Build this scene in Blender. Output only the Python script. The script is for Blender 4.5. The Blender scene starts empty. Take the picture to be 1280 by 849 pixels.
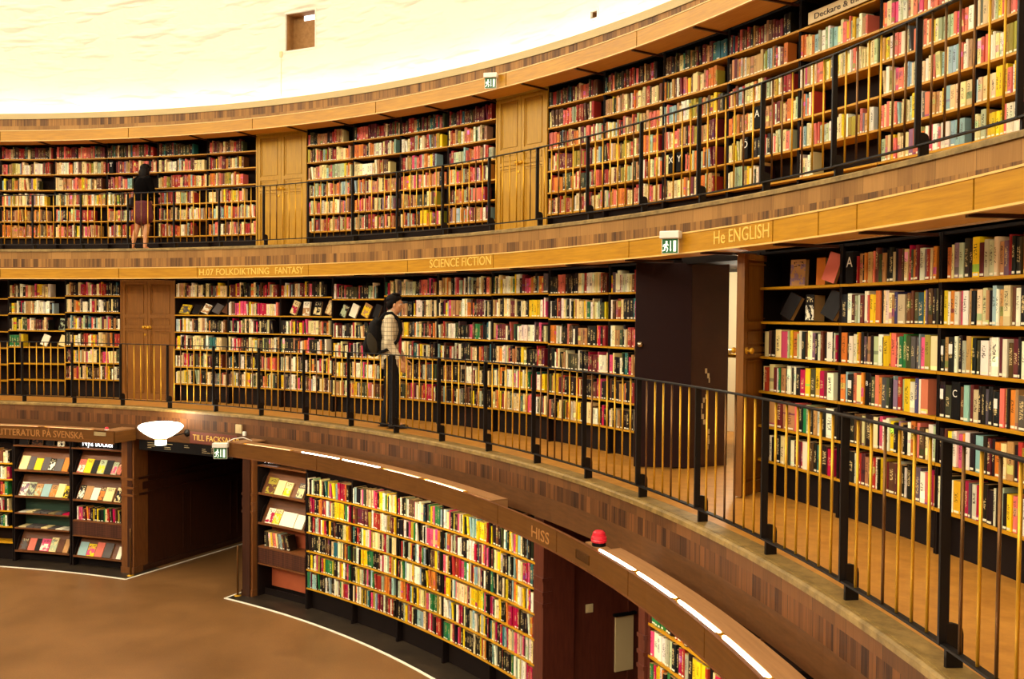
import bpy, bmesh, math, random
import numpy as np
from mathutils import Vector, Matrix

S = bpy.context.scene
COL = S.collection
rng = random.Random(7)
PI = math.pi

# ------------------------------------------------------------------ basics
def lin(r, g, b):
    f = lambda c: (c / 255 / 12.92) if c <= 10 else ((c / 255 + .055) / 1.055) ** 2.4
    return (f(r), f(g), f(b))

def pol(R, t, z):
    a = math.radians(t)
    return Vector((R * math.cos(a), R * math.sin(a), z))

def er(t):
    a = math.radians(t); return Vector((math.cos(a), math.sin(a), 0))

def el(t):                                   # towards growing angle = to the left as seen from inside
    a = math.radians(t); return Vector((-math.sin(a), math.cos(a), 0))

WM = {}                                       # world matrix of every object that parents others

def frame_at(t, R, z):
    """local x = to the right seen from inside, y = outwards, z = up"""
    m = Matrix.Identity(4)
    r, l = er(t), el(t)
    for i in range(3):
        m[i][0] = -l[i]; m[i][1] = r[i]
    m.translation = pol(R, t, z)
    return m

def tag(o, label=None, cat=None, group=None, kind=None):
    if label: o['label'] = label
    if cat: o['category'] = cat
    if group: o['group'] = group
    if kind: o['kind'] = kind
    return o

def empty(name, M, label=None, cat=None, group=None, kind=None):
    o = bpy.data.objects.new(name, None)
    o.empty_display_size = .1
    COL.objects.link(o)
    o.matrix_world = M
    WM[o.name] = M.copy()
    return tag(o, label, cat, group, kind)

class MB:
    def __init__(s):
        s.v = []; s.f = []; s.m = []; s.uv = []
    def face(s, idx, mat=0, uv=None):
        s.f.append(tuple(idx)); s.m.append(mat)
        s.uv.append(uv if uv else [(0., -1.)] * len(idx))
    def add(s, pts):
        b = len(s.v); s.v.extend([tuple(p) for p in pts]); return b
    def sweep(s, prof, t0, t1, n=None, closed=True, mats=None, cap=True):
        """profile of (R, z) points swept round the centre from t0 to t1"""
        if n is None: n = max(1, int(abs(t1 - t0) / 1.5 + .99))
        k = len(prof); b = len(s.v)
        full = abs(abs(t1 - t0) - 360) < 1e-6
        for i in range(n + 1):
            t = t0 + (t1 - t0) * i / n
            for R, z in prof: s.v.append(tuple(pol(R, t, z)))
        e = k if closed else k - 1
        acc = [0.]
        for j in range(k):
            a, c = prof[j], prof[(j + 1) % k]
            acc.append(acc[-1] + math.hypot(a[0] - c[0], a[1] - c[1]))
        Rm = sum(p[0] for p in prof) / k
        for i in range(n):
            u0 = math.radians(t0 + (t1 - t0) * i / n) * Rm; u1 = math.radians(t0 + (t1 - t0) * (i + 1) / n) * Rm
            for j in range(e):
                a = b + i * k + j; c = b + i * k + (j + 1) % k
                s.face((a, c, c + k, a + k), mats[j] if mats else 0,
                       [(u0, acc[j]), (u0, acc[j + 1]), (u1, acc[j + 1]), (u1, acc[j])])
        if closed and cap and not full:
            uvc = [(p[0], p[1]) for p in prof]
            s.face([b + j for j in range(k)][::-1], mats[0] if mats else 0, uvc[::-1])
            s.face([b + n * k + j for j in range(k)], mats[0] if mats else 0, uvc)
        return s
    def arc(s, R0, R1, t0, t1, z0, z1, n=None, mats=None):
        return s.sweep([(R0, z0), (R0, z1), (R1, z1), (R1, z0)], t0, t1, n, mats=mats)
    def box(s, x0, x1, y0, y1, z0, z1, M=None, mat=0, bev=0):
        M = M or Matrix.Identity(4)
        if bev:
            return s.chbox(x0, x1, y0, y1, z0, z1, M, mat, bev)
        p = [M @ Vector((x, y, z)) for x in (x0, x1) for y in (y0, y1) for z in (z0, z1)]
        b = s.add(p)
        dx, dy, dz = x1 - x0, y1 - y0, z1 - z0
        for q, (w, h) in (((0, 1, 3, 2), (dy, dz)), ((4, 6, 7, 5), (dy, dz)), ((0, 4, 5, 1), (dx, dz)),
                          ((2, 3, 7, 6), (dx, dz)), ((0, 2, 6, 4), (dx, dy)), ((1, 5, 7, 3), (dx, dy))):
            s.face([b + i for i in q], mat, [(0, 0), (0, h), (w, h), (w, 0)] if q[1] - q[0] == 1 or q == (2, 3, 7, 6) else [(0, 0), (w, 0), (w, h), (0, h)])
        return s
    def chbox(s, x0, x1, y0, y1, z0, z1, M, mat, c):
        # box with all edges chamfered
        X, Y, Z = (x0, x1), (y0, y1), (z0, z1)
        idx = {}
        for i in (0, 1):
            for j in (0, 1):
                for k in (0, 1):
                    sx, sy, sz = (1, -1)[i], (1, -1)[j], (1, -1)[k]
                    for ax in range(3):
                        p = [X[i] + sx * c, Y[j] + sy * c, Z[k] + sz * c]
                        p[ax] = (X[i], Y[j], Z[k])[ax]
                        idx[i, j, k, ax] = s.add([M @ Vector(p)])
        for ax in range(3):
            for v in (0, 1):
                q = []
                for a, bb in ((0, 0), (0, 1), (1, 1), (1, 0)):
                    key = [0, 0, 0]; key[ax] = v; o = [d for d in range(3) if d != ax]
                    key[o[0]] = a; key[o[1]] = bb
                    q.append(idx[key[0], key[1], key[2], ax])
                s.face(q if v == (ax != 1) else q[::-1], mat, [(0, 0), (0, 1), (1, 1), (1, 0)])
        for ax in range(3):
            o = [d for d in range(3) if d != ax]
            for a in (0, 1):
                for bb in (0, 1):
                    k0 = [0, 0, 0]; k0[o[0]] = a; k0[o[1]] = bb
                    k1 = list(k0); k1[ax] = 1
                    s.face((idx[(*k0, o[0])], idx[(*k0, o[1])], idx[(*k1, o[1])], idx[(*k1, o[0])]), mat)
        for i in (0, 1):
            for j in (0, 1):
                for k in (0, 1):
                    s.face([idx[i, j, k, a] for a in range(3)], mat)
        return s
    def tube(s, pts, r, n=8, mat=0, cap=True):
        pts = [Vector(p) for p in pts]; b = len(s.v); m = len(pts)
        rs = r if isinstance(r, (list, tuple)) else [r] * m
        ref = None
        for i, p in enumerate(pts):
            d = (pts[min(i + 1, m - 1)] - pts[max(i - 1, 0)]).normalized()
            if ref is None or abs(ref.dot(d)) > .95:
                ref = Vector((0, 0, 1)) if abs(d.z) < .9 else Vector((1, 0, 0))
            u = d.cross(ref).normalized(); w = u.cross(d)
            for k in range(n):
                a = 2 * PI * k / n
                s.v.append(tuple(p + (u * math.cos(a) + w * math.sin(a)) * rs[i]))
        for i in range(m - 1):
            for k in range(n):
                a = b + i * n + k; c = b + i * n + (k + 1) % n
                s.face((a, c, c + n, a + n), mat, [(k / n, i), ((k + 1) / n, i), ((k + 1) / n, i + 1), (k / n, i + 1)])
        if cap:
            s.face([b + k for k in range(n)][::-1], mat); s.face([b + (m - 1) * n + k for k in range(n)], mat)
        return s
    def lathe(s, prof, M, n=32, mat=0):
        b = len(s.v); k = len(prof)
        for i in range(n):
            a = 2 * PI * i / n
            for r, z in prof: s.v.append(tuple(M @ Vector((r * math.cos(a), r * math.sin(a), z))))
        for i in range(n):
            for j in range(k - 1):
                a = b + i * k + j; c = b + ((i + 1) % n) * k + j
                s.face((a, c, c + 1, a + 1), mat)
        return s
    def prism(s, poly, d0, d1, M, mat=0):
        """polygon in local x-z plane, extruded along local y from d0 to d1"""
        b = s.add([M @ Vector((x, d0, z)) for x, z in poly]); k = len(poly)
        s.add([M @ Vector((x, d1, z)) for x, z in poly])
        s.face(range(b, b + k), mat, [(x, z) for x, z in poly])
        s.face(list(range(b + k, b + 2 * k))[::-1], mat)
        for j in range(k):
            a, c = b + j, b + (j + 1) % k
            s.face((a, a + k, c + k, c), mat)
        return s
    def build(s, name, mats, parent=None, smooth=False, base=None, **tags):
        if not isinstance(mats, (list, tuple)): mats = [mats]
        me = bpy.data.meshes.new(name)
        V = np.array(s.v, dtype=float)
        if parent is not None:
            Mi = np.array(WM[parent.name].inverted()); V = V @ Mi[:3, :3].T + Mi[:3, 3]
            loc = None
        else:
            if base is None:
                lo, hi = V.min(0), V.max(0); base = ((lo[0] + hi[0]) / 2, (lo[1] + hi[1]) / 2, lo[2])
            V = V - np.array(base); loc = base
        me.from_pydata(V.tolist(), [], s.f)
        for m in mats: me.materials.append(m)
        if len(mats) > 1: me.polygons.foreach_set('material_index', s.m)
        uv = me.uv_layers.new(name='UVMap')
        uv.data.foreach_set('uv', [c for f in s.uv for p in f for c in p])
        if smooth: me.polygons.foreach_set('use_smooth', [True] * len(me.polygons))
        me.update()
        o = bpy.data.objects.new(name, me); COL.objects.link(o)
        if parent is not None:
            o.parent = parent; WM[o.name] = WM[parent.name]
        else:
            o.location = loc; WM[o.name] = Matrix.Translation(Vector(loc))
        return tag(o, **tags)

def struct(mb, name, mats, **k):
    return mb.build(name, mats, kind='structure', **k)

# ------------------------------------------------------------------ materials
class NT:
    def __init__(s, name):
        s.mat = bpy.data.materials.new(name); s.mat.use_nodes = True
        s.t = s.mat.node_tree; s.b = s.t.nodes['Principled BSDF']
    def n(s, typ, ins=None, **k):
        q = s.t.nodes.new(typ)
        for a, v in k.items(): setattr(q, a, v)
        for a, v in (ins or {}).items():
            if hasattr(v, 'is_output') or isinstance(v, bpy.types.NodeSocket): s.t.links.new(v, q.inputs[a])
            else: q.inputs[a].default_value = v
        return q
    def m(s, op, a, b=0., c=None):
        q = s.n('ShaderNodeMath', operation=op)
        for i, v in enumerate((a, b) if c is None else (a, b, c)):
            if isinstance(v, bpy.types.NodeSocket): s.t.links.new(v, q.inputs[i])
            else: q.inputs[i].default_value = v
        return q.outputs[0]
    def mix(s, f, a, b, blend='MIX'):
        q = s.n('ShaderNodeMix', data_type='RGBA', blend_type=blend)
        for i, v in ((0, f), (6, a), (7, b)):
            if isinstance(v, bpy.types.NodeSocket): s.t.links.new(v, q.inputs[i])
            else: q.inputs[i].default_value = v if i == 0 else (*v[:3], 1)
        return q.outputs[2]
    def out(s, col=None, rough=None, **k):
        for a, v in {'Base Color': col, 'Roughness': rough, **k}.items():
            if v is None: continue
            if isinstance(v, bpy.types.NodeSocket): s.t.links.new(v, s.b.inputs[a])
            else: s.b.inputs[a].default_value = (*v[:3], 1) if a in ('Base Color', 'Emission Color') else v
        return s.mat

def plain(name, c, rough=.5, **k):
    return NT(name).out(c, rough, **k)

def wood(name, c1, c2, rough=.45, sx=6., sz=60., uv=True, spec=.3, vertical=False):
    """grain runs along u (or along v when vertical)"""
    t = NT(name)
    src = t.n('ShaderNodeTexCoord').outputs['UV' if uv else 'Object']
    mp = t.n('ShaderNodeMapping', {'Vector': src, 'Scale': (sz, sx, sx) if vertical else (sx, sz, sz)})
    no = t.n('ShaderNodeTexNoise', {'Vector': mp.outputs[0], 'Scale': 1., 'Detail': 4., 'Roughness': .6})
    big = t.n('ShaderNodeTexNoise', {'Vector': src, 'Scale': .8, 'Detail': 1.})
    f = t.m('ADD', t.m('MULTIPLY', no.outputs[0], .75), t.m('MULTIPLY', big.outputs[0], .35))
    f = t.n('ShaderNodeMapRange', {0: f, 1: .3, 2: .8}).outputs[0]
    return t.out(t.mix(f, c1, c2), rough, **{'Specular IOR Level': spec})

def blocks(name, c1, c2, w, h, grain=1., dark=.0):
    """a row of upright wooden blocks: brick texture over (arc length, height)"""
    t = NT(name)
    uv = t.n('ShaderNodeTexCoord').outputs['UV']
    br = t.n('ShaderNodeTexBrick', {'Vector': uv, 'Color1': (0, 0, 0, 1), 'Color2': (1, 1, 1, 1), 'Mortar': (.0, .0, .0, 1),
             'Scale': 1., 'Mortar Size': .0016, 'Mortar Smooth': .1, 'Bias': 0., 'Brick Width': w, 'Row Height': h},
            offset=.0, squash=1.)
    mp = t.n('ShaderNodeMapping', {'Vector': uv, 'Scale': (75., 3., 1.)})
    no = t.n('ShaderNodeTexNoise', {'Vector': mp.outputs[0], 'Scale': 1., 'Detail': 3., 'Roughness': .65})
    mp2 = t.n('ShaderNodeMapping', {'Vector': uv, 'Scale': (9., .7, 1.)})
    n2 = t.n('ShaderNodeTexNoise', {'Vector': mp2.outputs[0], 'Scale': 1., 'Detail': 2.})
    us = t.n('ShaderNodeSeparateXYZ', {0: uv}).outputs[0]
    tone = lambda q, o: t.n('ShaderNodeTexWhiteNoise', {'W': t.m('FLOOR', t.m('ADD', t.m('DIVIDE', us, q), o))}, noise_dimensions='1D').outputs['Value']
    tn = t.m('ADD', t.m('MULTIPLY', tone(w, 0.), .45), t.m('MULTIPLY', tone(w * .39, 7.3), .3))
    f = t.m('ADD', tn, t.m('MULTIPLY', no.outputs[0], .4 * grain))
    f = t.m('ADD', f, t.m('MULTIPLY', n2.outputs[0], .22))
    f = t.n('ShaderNodeMapRange', {0: f, 1: .26, 2: 1.02}).outputs[0]
    col = t.mix(f, c1, c2)
    col = t.mix(br.outputs['Fac'], col, tuple(x * .25 for x in c1))
    bp = t.n('ShaderNodeBump', {'Height': t.m('SUBTRACT', f, br.outputs['Fac']), 'Strength': .15, 'Distance': .004})
    return t.out(col, .55, Normal=bp.outputs[0], **{'Specular IOR Level': .25})

def mottled(name, c1, c2, scale, rough=.5, bump=0., spec=.4, rough2=None, sxyz=(1, 1, 1), lo=.3, hi=.7):
    t = NT(name)
    oc = t.n('ShaderNodeTexCoord').outputs['Object']
    mp = t.n('ShaderNodeMapping', {'Vector': oc, 'Scale': sxyz})
    a = t.n('ShaderNodeTexNoise', {'Vector': mp.outputs[0], 'Scale': scale, 'Detail': 6., 'Roughness': .65})
    f = t.n('ShaderNodeMapRange', {0: a.outputs[0], 1: lo, 2: hi}).outputs[0]
    k = {'Specular IOR Level': spec}
    if bump:
        k['Normal'] = t.n('ShaderNodeBump', {'Height': a.outputs[0], 'Strength': bump, 'Distance': .02}).outputs[0]
    return t.out(t.mix(f, c1, c2), rough, **k)

def glow(name, c, strength, base=(.8, .8, .8)):
    return NT(name).out(base, .5, **{'Emission Color': c, 'Emission Strength': strength})

M = {}
M['board'] = wood('golden_board', lin(160, 106, 10), lin(206, 148, 26), .4, 3, 40, spec=.35)
M['board_low'] = wood('shaded_brown_board', lin(88, 52, 20), lin(120, 76, 30), .4, 3, 40, spec=.35)  # browner lower boards, also darkened for the weak light on the ground tier
M['edge'] = plain('pale_moulding', lin(232, 190, 110), .4)
M['soffit'] = wood('soffit_board', lin(186, 134, 62), lin(222, 170, 92), .5, 3, 50)
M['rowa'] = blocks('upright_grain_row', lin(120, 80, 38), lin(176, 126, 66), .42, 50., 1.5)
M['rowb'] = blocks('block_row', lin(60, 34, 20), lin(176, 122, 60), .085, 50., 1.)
M['rowal'] = blocks('shaded_upright_grain_row', lin(76, 46, 24), lin(122, 78, 40), .42, 50., 1.5)  # lower rows copy the upper wood, dimmer light put into the colour
M['rowbl'] = blocks('shaded_block_row', lin(40, 22, 14), lin(126, 78, 40), .085, 50., 1.)
M['rowcl'] = wood('shaded_plain_row', lin(78, 48, 24), lin(108, 68, 34), .5, 5, 30)
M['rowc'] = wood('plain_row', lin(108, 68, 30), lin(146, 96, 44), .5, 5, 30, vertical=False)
M['stone'] = mottled('curb_stone', lin(104, 80, 38), lin(164, 132, 74), 9., .5, .1)
M['cap'] = plain('cornice_cap', lin(196, 170, 118), .6)
M['cork'] = mottled('cork_floor', lin(176, 116, 42), lin(216, 152, 66), 7., .35, .05, .45, sxyz=(1, 1, 1), lo=.25, hi=.75)
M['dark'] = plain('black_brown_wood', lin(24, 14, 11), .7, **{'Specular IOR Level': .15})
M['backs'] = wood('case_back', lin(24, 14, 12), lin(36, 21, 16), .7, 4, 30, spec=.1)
M['shelf'] = wood('shelf_wood', lin(176, 118, 10), lin(214, 156, 26), .4, 4, 60)
M['door'] = wood('oak_door', lin(158, 112, 6), lin(200, 150, 18), .4, 3, 34, vertical=True, spec=.4)
M['doorbrown'] = wood('brown_door', lin(108, 64, 18), lin(148, 94, 32), .4, 3, 34, vertical=True, spec=.4)
M['steel'] = plain('dark_painted_leaf', lin(36, 14, 14), .5, **{'Specular IOR Level': .2})
M['reveal'] = mottled('chipped_reveal', lin(60, 30, 22), lin(74, 40, 28), 3., .4)
M['iron'] = plain('black_iron', lin(20, 14, 12), .5, **{'Specular IOR Level': .3})
M['brass'] = plain('brass', lin(214, 160, 40), .38, Metallic=.6)
M['brassbrown'] = plain('brown_brass', lin(120, 84, 48), .4, Metallic=.8)  # plain brown brass; on the balusters it stands for shade
M['panel'] = wood('passage_panel', lin(44, 20, 13), lin(70, 36, 20), .35, 4, 30, vertical=True, spec=.4)
M['panelred'] = wood('passage_panel_red', lin(72, 30, 24), lin(104, 50, 34), .35, 4, 30, vertical=True, spec=.4)
M['pilaster'] = wood('pilaster_wood', lin(92, 52, 24), lin(134, 82, 40), .4, 4, 30, vertical=True)
M['green'] = plain('dark_green_panel', lin(48, 74, 56), .6)
M['terra'] = mottled('terracotta_panel', lin(178, 84, 50), lin(196, 100, 60), 2., .5)
M['ledge'] = wood('ledge_wood', lin(90, 50, 26), lin(130, 78, 40), .4, 4, 40)
M['weave'] = blocks('woven_drawer_front', lin(60, 30, 22), lin(96, 54, 36), .03, .03, .6)
M['floor'] = None
M['border'] = mottled('dark_stone_border', lin(30, 24, 20), lin(62, 50, 38), 3., .4, 0, .3)
M['white'] = plain('white_line', lin(245, 238, 220), .5)
M['plasterdoor'] = plain('cream_wall', lin(240, 226, 190), .7)
M['black'] = plain('black', lin(14, 10, 10), .7, **{'Specular IOR Level': .15})
M['whiteplastic'] = plain('white_plastic', lin(240, 234, 222), .4)
M['cream'] = plain('cream_plastic', lin(214, 190, 140), .5)
M['gold'] = plain('gold_letter', lin(240, 196, 96), .35)
M['dimgold'] = plain('dim_gold_letter', lin(178, 122, 66), .4)
M['exitgreen'] = glow('exit_green', lin(16, 96, 40), .1, lin(16, 92, 40))
M['exitwhite'] = glow('exit_white', lin(240, 245, 225), .6, lin(245, 245, 235))
M['litletter'] = glow('lit_letter', (1, 1, 1), 1.6)
M['tube'] = glow('fluorescent_tube', (1, .9, .68), 10.)
M['opal'] = glow('opal_glass', (1, .9, .66), 2.6)
M['red'] = plain('red_plastic', lin(214, 32, 52), .3)
M['chrome'] = plain('chrome', lin(200, 180, 150), .2, Metallic=1.)

def floor_mat():
    t = NT('polished_floor')
    oc = t.n('ShaderNodeTexCoord').outputs['Object']
    a = t.n('ShaderNodeTexNoise', {'Vector': oc, 'Scale': .9, 'Detail': 5., 'Roughness': .6})
    b = t.n('ShaderNodeTexNoise', {'Vector': oc, 'Scale': 60., 'Detail': 3.})
    mp = t.n('ShaderNodeMapping', {'Vector': oc, 'Scale': (2.2, .7, 1), 'Rotation': (0, 0, .9)})
    c = t.n('ShaderNodeTexNoise', {'Vector': mp.outputs[0], 'Scale': 1.3, 'Detail': 6., 'Roughness': .7})
    f = t.m('ADD', t.m('MULTIPLY', a.outputs[0], .55), t.m('MULTIPLY', b.outputs[0], .25))
    f = t.n('ShaderNodeMapRange', {0: f, 1: .28, 2: .55}).outputs[0]
    col = t.mix(f, lin(110, 75, 41), lin(143, 100, 58))
    sc = t.n('ShaderNodeMapRange', {0: c.outputs[0], 1: .6, 2: .75}).outputs[0]
    col = t.mix(t.m('MULTIPLY', sc, .35), col, lin(88, 50, 22))
    return t.out(col, t.m('ADD', t.m('MULTIPLY', a.outputs[0], .15), .3), **{'Specular IOR Level': .35})
M['floor'] = floor_mat()

def plaster_mat():
    t = NT('rough_white_plaster')
    oc = t.n('ShaderNodeTexCoord').outputs['UV']
    mp = t.n('ShaderNodeMapping', {'Vector': oc, 'Scale': (.9, 3.4, 1)})
    a = t.n('ShaderNodeTexNoise', {'Vector': mp.outputs[0], 'Scale': 1.2, 'Detail': 2., 'Roughness': .45})
    b = t.n('ShaderNodeTexNoise', {'Vector': oc, 'Scale': 9., 'Detail': 5.})
    f = t.n('ShaderNodeMapRange', {0: a.outputs[0], 1: .5, 2: .7}).outputs[0]
    h = t.m('ADD', f, t.m('MULTIPLY', b.outputs[0], .12))
    bp = t.n('ShaderNodeBump', {'Height': h, 'Strength': .55, 'Distance': .1})
    return t.out(lin(228, 221, 204), .85, Normal=bp.outputs[0], **{'Specular IOR Level': .1})
M['plaster'] = plaster_mat()

def book_mat():
    t = NT('book_cloth_and_paper')
    c = t.n('ShaderNodeAttribute', attribute_name='col').outputs['Color']
    sd = t.n('ShaderNodeAttribute', attribute_name='sd').outputs['Fac']
    uv = t.n('ShaderNodeSeparateXYZ', {0: t.n('ShaderNodeTexCoord').outputs['UV']})
    u, v = uv.outputs[0], uv.outputs[1]
    fr = lambda k: t.m('FRACT', t.m('MULTIPLY', sd, k))
    lum = t.n('ShaderNodeRGBToBW', {0: c}).outputs[0]
    ink = t.mix(t.m('GREATER_THAN', lum, .16), lin(226, 200, 140), lin(46, 26, 20))
    vec = t.n('ShaderNodeCombineXYZ', {0: t.m('MULTIPLY', u, 3.4), 1: t.m('MULTIPLY', v, 42.), 2: t.m('MULTIPLY', sd, 90.)})
    no = t.n('ShaderNodeTexNoise', {'Vector': vec.outputs[0], 'Scale': 1., 'Detail': 1.})
    inu = t.m('LESS_THAN', t.m('ABSOLUTE', t.m('SUBTRACT', u, .5)), .24)
    inv = t.m('MULTIPLY', t.m('GREATER_THAN', v, t.m('ADD', t.m('MULTIPLY', fr(3.7), .3), .2)), t.m('LESS_THAN', v, t.m('ADD', .62, t.m('MULTIPLY', fr(5.3), .3))))
    txt = t.m('MULTIPLY', t.m('MULTIPLY', inu, inv), t.m('GREATER_THAN', no.outputs[0], .53))
    txt = t.m('MULTIPLY', txt, t.m('GREATER_THAN', fr(9.1), .25))
    # a second cover colour in a band
    b0 = t.m('MULTIPLY', fr(2.3), .7)
    band = t.m('MULTIPLY', t.m('GREATER_THAN', v, b0), t.m('LESS_THAN', v, t.m('ADD', b0, t.m('ADD', .06, t.m('MULTIPLY', fr(4.9), .25)))))
    band = t.m('MULTIPLY', band, t.m('LESS_THAN', fr(13.7), .3))
    hue = t.n('ShaderNodeHueSaturation', {'Hue': t.m('ADD', .35, t.m('MULTIPLY', fr(17.3), .3)), 'Saturation': .9, 'Value': t.m('ADD', .4, fr(6.1)), 'Color': c}).outputs[0]
    col = t.mix(band, c, hue)
    col = t.mix(t.m('MULTIPLY', txt, .85), col, ink)
    lab = t.m('MULTIPLY', t.m('GREATER_THAN', v, .03), t.m('LESS_THAN', v, .095))
    lab = t.m('MULTIPLY', lab, t.m('LESS_THAN', t.m('ABSOLUTE', t.m('SUBTRACT', u, .5)), .36))
    lab = t.m('MULTIPLY', lab, t.m('GREATER_THAN', fr(7.31), .3))
    col = t.mix(lab, col, lin(245, 235, 205))
    return t.out(col, .5, **{'Specular IOR Level': .25})
M['book'] = book_mat()

def cover_mat():
    """front of a displayed book: picture blotch, title lines; u, v in 0..1 on the front board"""
    t = NT('printed_cover')
    c = t.n('ShaderNodeAttribute', attribute_name='col').outputs['Color']
    c2 = t.n('ShaderNodeAttribute', attribute_name='col2').outputs['Color']
    sd = t.n('ShaderNodeAttribute', attribute_name='sd').outputs['Fac']
    uv = t.n('ShaderNodeSeparateXYZ', {0: t.n('ShaderNodeTexCoord').outputs['UV']})
    u, v = uv.outputs[0], uv.outputs[1]
    vec = t.n('ShaderNodeCombineXYZ', {0: t.m('MULTIPLY', u, 2.6), 1: t.m('MULTIPLY', v, 3.2), 2: t.m('MULTIPLY', sd, 77.)})
    no = t.n('ShaderNodeTexNoise', {'Vector': vec.outputs[0], 'Scale': 1., 'Detail': 3., 'Roughness': .6})
    f = t.n('ShaderNodeMapRange', {0: no.outputs[0], 1: .44, 2: .5}).outputs[0]
    pic = t.m('MULTIPLY', t.m('LESS_THAN', v, t.m('ADD', .55, t.m('MULTIPLY', t.m('FRACT', t.m('MULTIPLY', sd, 3.1)), .4))), t.m('GREATER_THAN', v, .05))
    col = t.mix(t.m('MULTIPLY', f, pic), c, c2)
    v2 = t.n('ShaderNodeCombineXYZ', {0: t.m('MULTIPLY', u, 9.), 1: t.m('MULTIPLY', v, 14.), 2: t.m('MULTIPLY', sd, 31.)})
    n2 = t.n('ShaderNodeTexNoise', {'Vector': v2.outputs[0], 'Scale': 1., 'Detail': 0.})
    ln = t.m('MULTIPLY', t.m('GREATER_THAN', n2.outputs[0], .55), t.m('MULTIPLY', t.m('GREATER_THAN', v, .72), t.m('LESS_THAN', t.m('ABSOLUTE', t.m('SUBTRACT', u, .5)), .36)))
    ln = t.m('MULTIPLY', ln, t.m('LESS_THAN', v, .92))
    lum = t.n('ShaderNodeRGBToBW', {0: c}).outputs[0]
    col = t.mix(t.m('MULTIPLY', ln, .8), col, t.mix(t.m('GREATER_THAN', lum, .2), lin(235, 215, 160), lin(60, 34, 26)))
    return t.out(col, .5, **{'Specular IOR Level': .15})
M['cover'] = cover_mat()
M['paper'] = plain('book_paper', lin(206, 170, 108), .8)
# ------------------------------------------------------------------ the setting
TMIN, TMAX = 12., 112.                          # stretch of the ring that is fitted out
Z2, Z3 = 2.69, 5.29                             # gallery floors

mb = MB(); mb.arc(0.01, 18, 0, 360, -.2, 0, 90); struct(mb, 'floor', M['floor'], base=(0, 0, -.2))

def wall_frame(p, a):
    m = Matrix.Identity(4); c, s = math.cos(math.radians(a)), math.sin(math.radians(a))
    m[0][0], m[1][0] = c, s; m[0][1], m[1][1] = -s, c
    m.translation = (p[0], p[1], p[2] if len(p) > 2 else 0)
    return m

A1, A2 = 80.3, 43.0                             # directions of the two passages on the ground floor
P1L, P1R = pol(12.55, 85.75, 0), pol(12.5, 74.95, 0)
P2L, P2R = pol(12.6, 47.0, 0), pol(12.6, 38.6, 0)

# lower wall behind the ground floor cases
mb = MB()
for a, b in ((86.2, 398.3), (47.2, 74.4)):
    mb.arc(12.94, 13.1, a, b, 0, 2.19)
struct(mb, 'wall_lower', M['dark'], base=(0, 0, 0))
# slab of the middle gallery with its banded front
mb = MB()
mb.sweep([(12.46, 2.66), (12.46, 2.563), (12.46, 2.418), (12.46, 2.19), (16.5, 2.19), (16.5, 2.66)], 0, 360, 240, mats=[0, 1, 2, 3, 3, 3])
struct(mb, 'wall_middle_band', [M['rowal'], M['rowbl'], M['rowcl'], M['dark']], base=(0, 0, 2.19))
mb = MB(); mb.arc(12.61, 16.5, 0, 360, 2.66, Z2, 240); struct(mb, 'floor_middle_gallery', M['cork'], base=(0, 0, 2.66))
mb = MB()
mb.sweep([(12.435, 2.655), (12.435, 2.688), (12.45, 2.7), (12.61, 2.7), (12.61, 2.66), (12.46, 2.66)], 0, 360, 240)
mb.sweep([(12.47, 2.7), (12.47, 2.704), (12.495, 2.704), (12.495, 2.7)], 0, 360, 240)
struct(mb, 'trim_1', M['stone'], base=(0, 0, 2.655))
# middle wall
mb = MB(); mb.arc(13.94, 14.06, 43.45, 398.1, Z2, 4.79); struct(mb, 'wall_middle', M['dark'], base=(0, 0, Z2))
# slab of the upper gallery
mb = MB()
mb.sweep([(13.72, 5.26), (13.72, 5.125), (13.72, 4.98), (13.72, 4.79), (16.5, 4.79), (16.5, 5.26)], 0, 360, 240, mats=[0, 1, 2, 3, 3, 3])
struct(mb, 'wall_upper_band', [M['rowa'], M['rowb'], M['rowc'], M['dark']], base=(0, 0, 4.79))
mb = MB(); mb.arc(13.86, 16.5, 0, 360, 5.26, Z3, 240); struct(mb, 'floor_upper_gallery', M['cork'], base=(0, 0, 5.26))
mb = MB()
mb.sweep([(13.70, 5.255), (13.70, 5.288), (13.715, 5.3), (13.86, 5.3), (13.86, 5.26), (13.72, 5.26)], 0, 360, 240)
struct(mb, 'trim_2', M['stone'], base=(0, 0, 5.255))
mb = MB(); mb.arc(15.17, 15.28, 0, 360, Z3, 7.5); struct(mb, 'wall_upper', M['dark'], base=(0, 0, Z3))
# cornice under the white drum
mb = MB()
mb.sweep([(14.83, 7.85), (14.83, 7.72), (14.83, 7.5), (15.9, 7.5), (15.9, 7.85)], 0, 360, 240, mats=[0, 1, 2, 2, 2])
struct(mb, 'trim_3', [M['rowb'], M['rowa'], M['dark']], base=(0, 0, 7.5))
mb = MB(); mb.arc(14.815, 15.9, 0, 360, 7.85, 7.956, 240); struct(mb, 'trim_4', M['cap'], base=(0, 0, 7.85))

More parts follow.
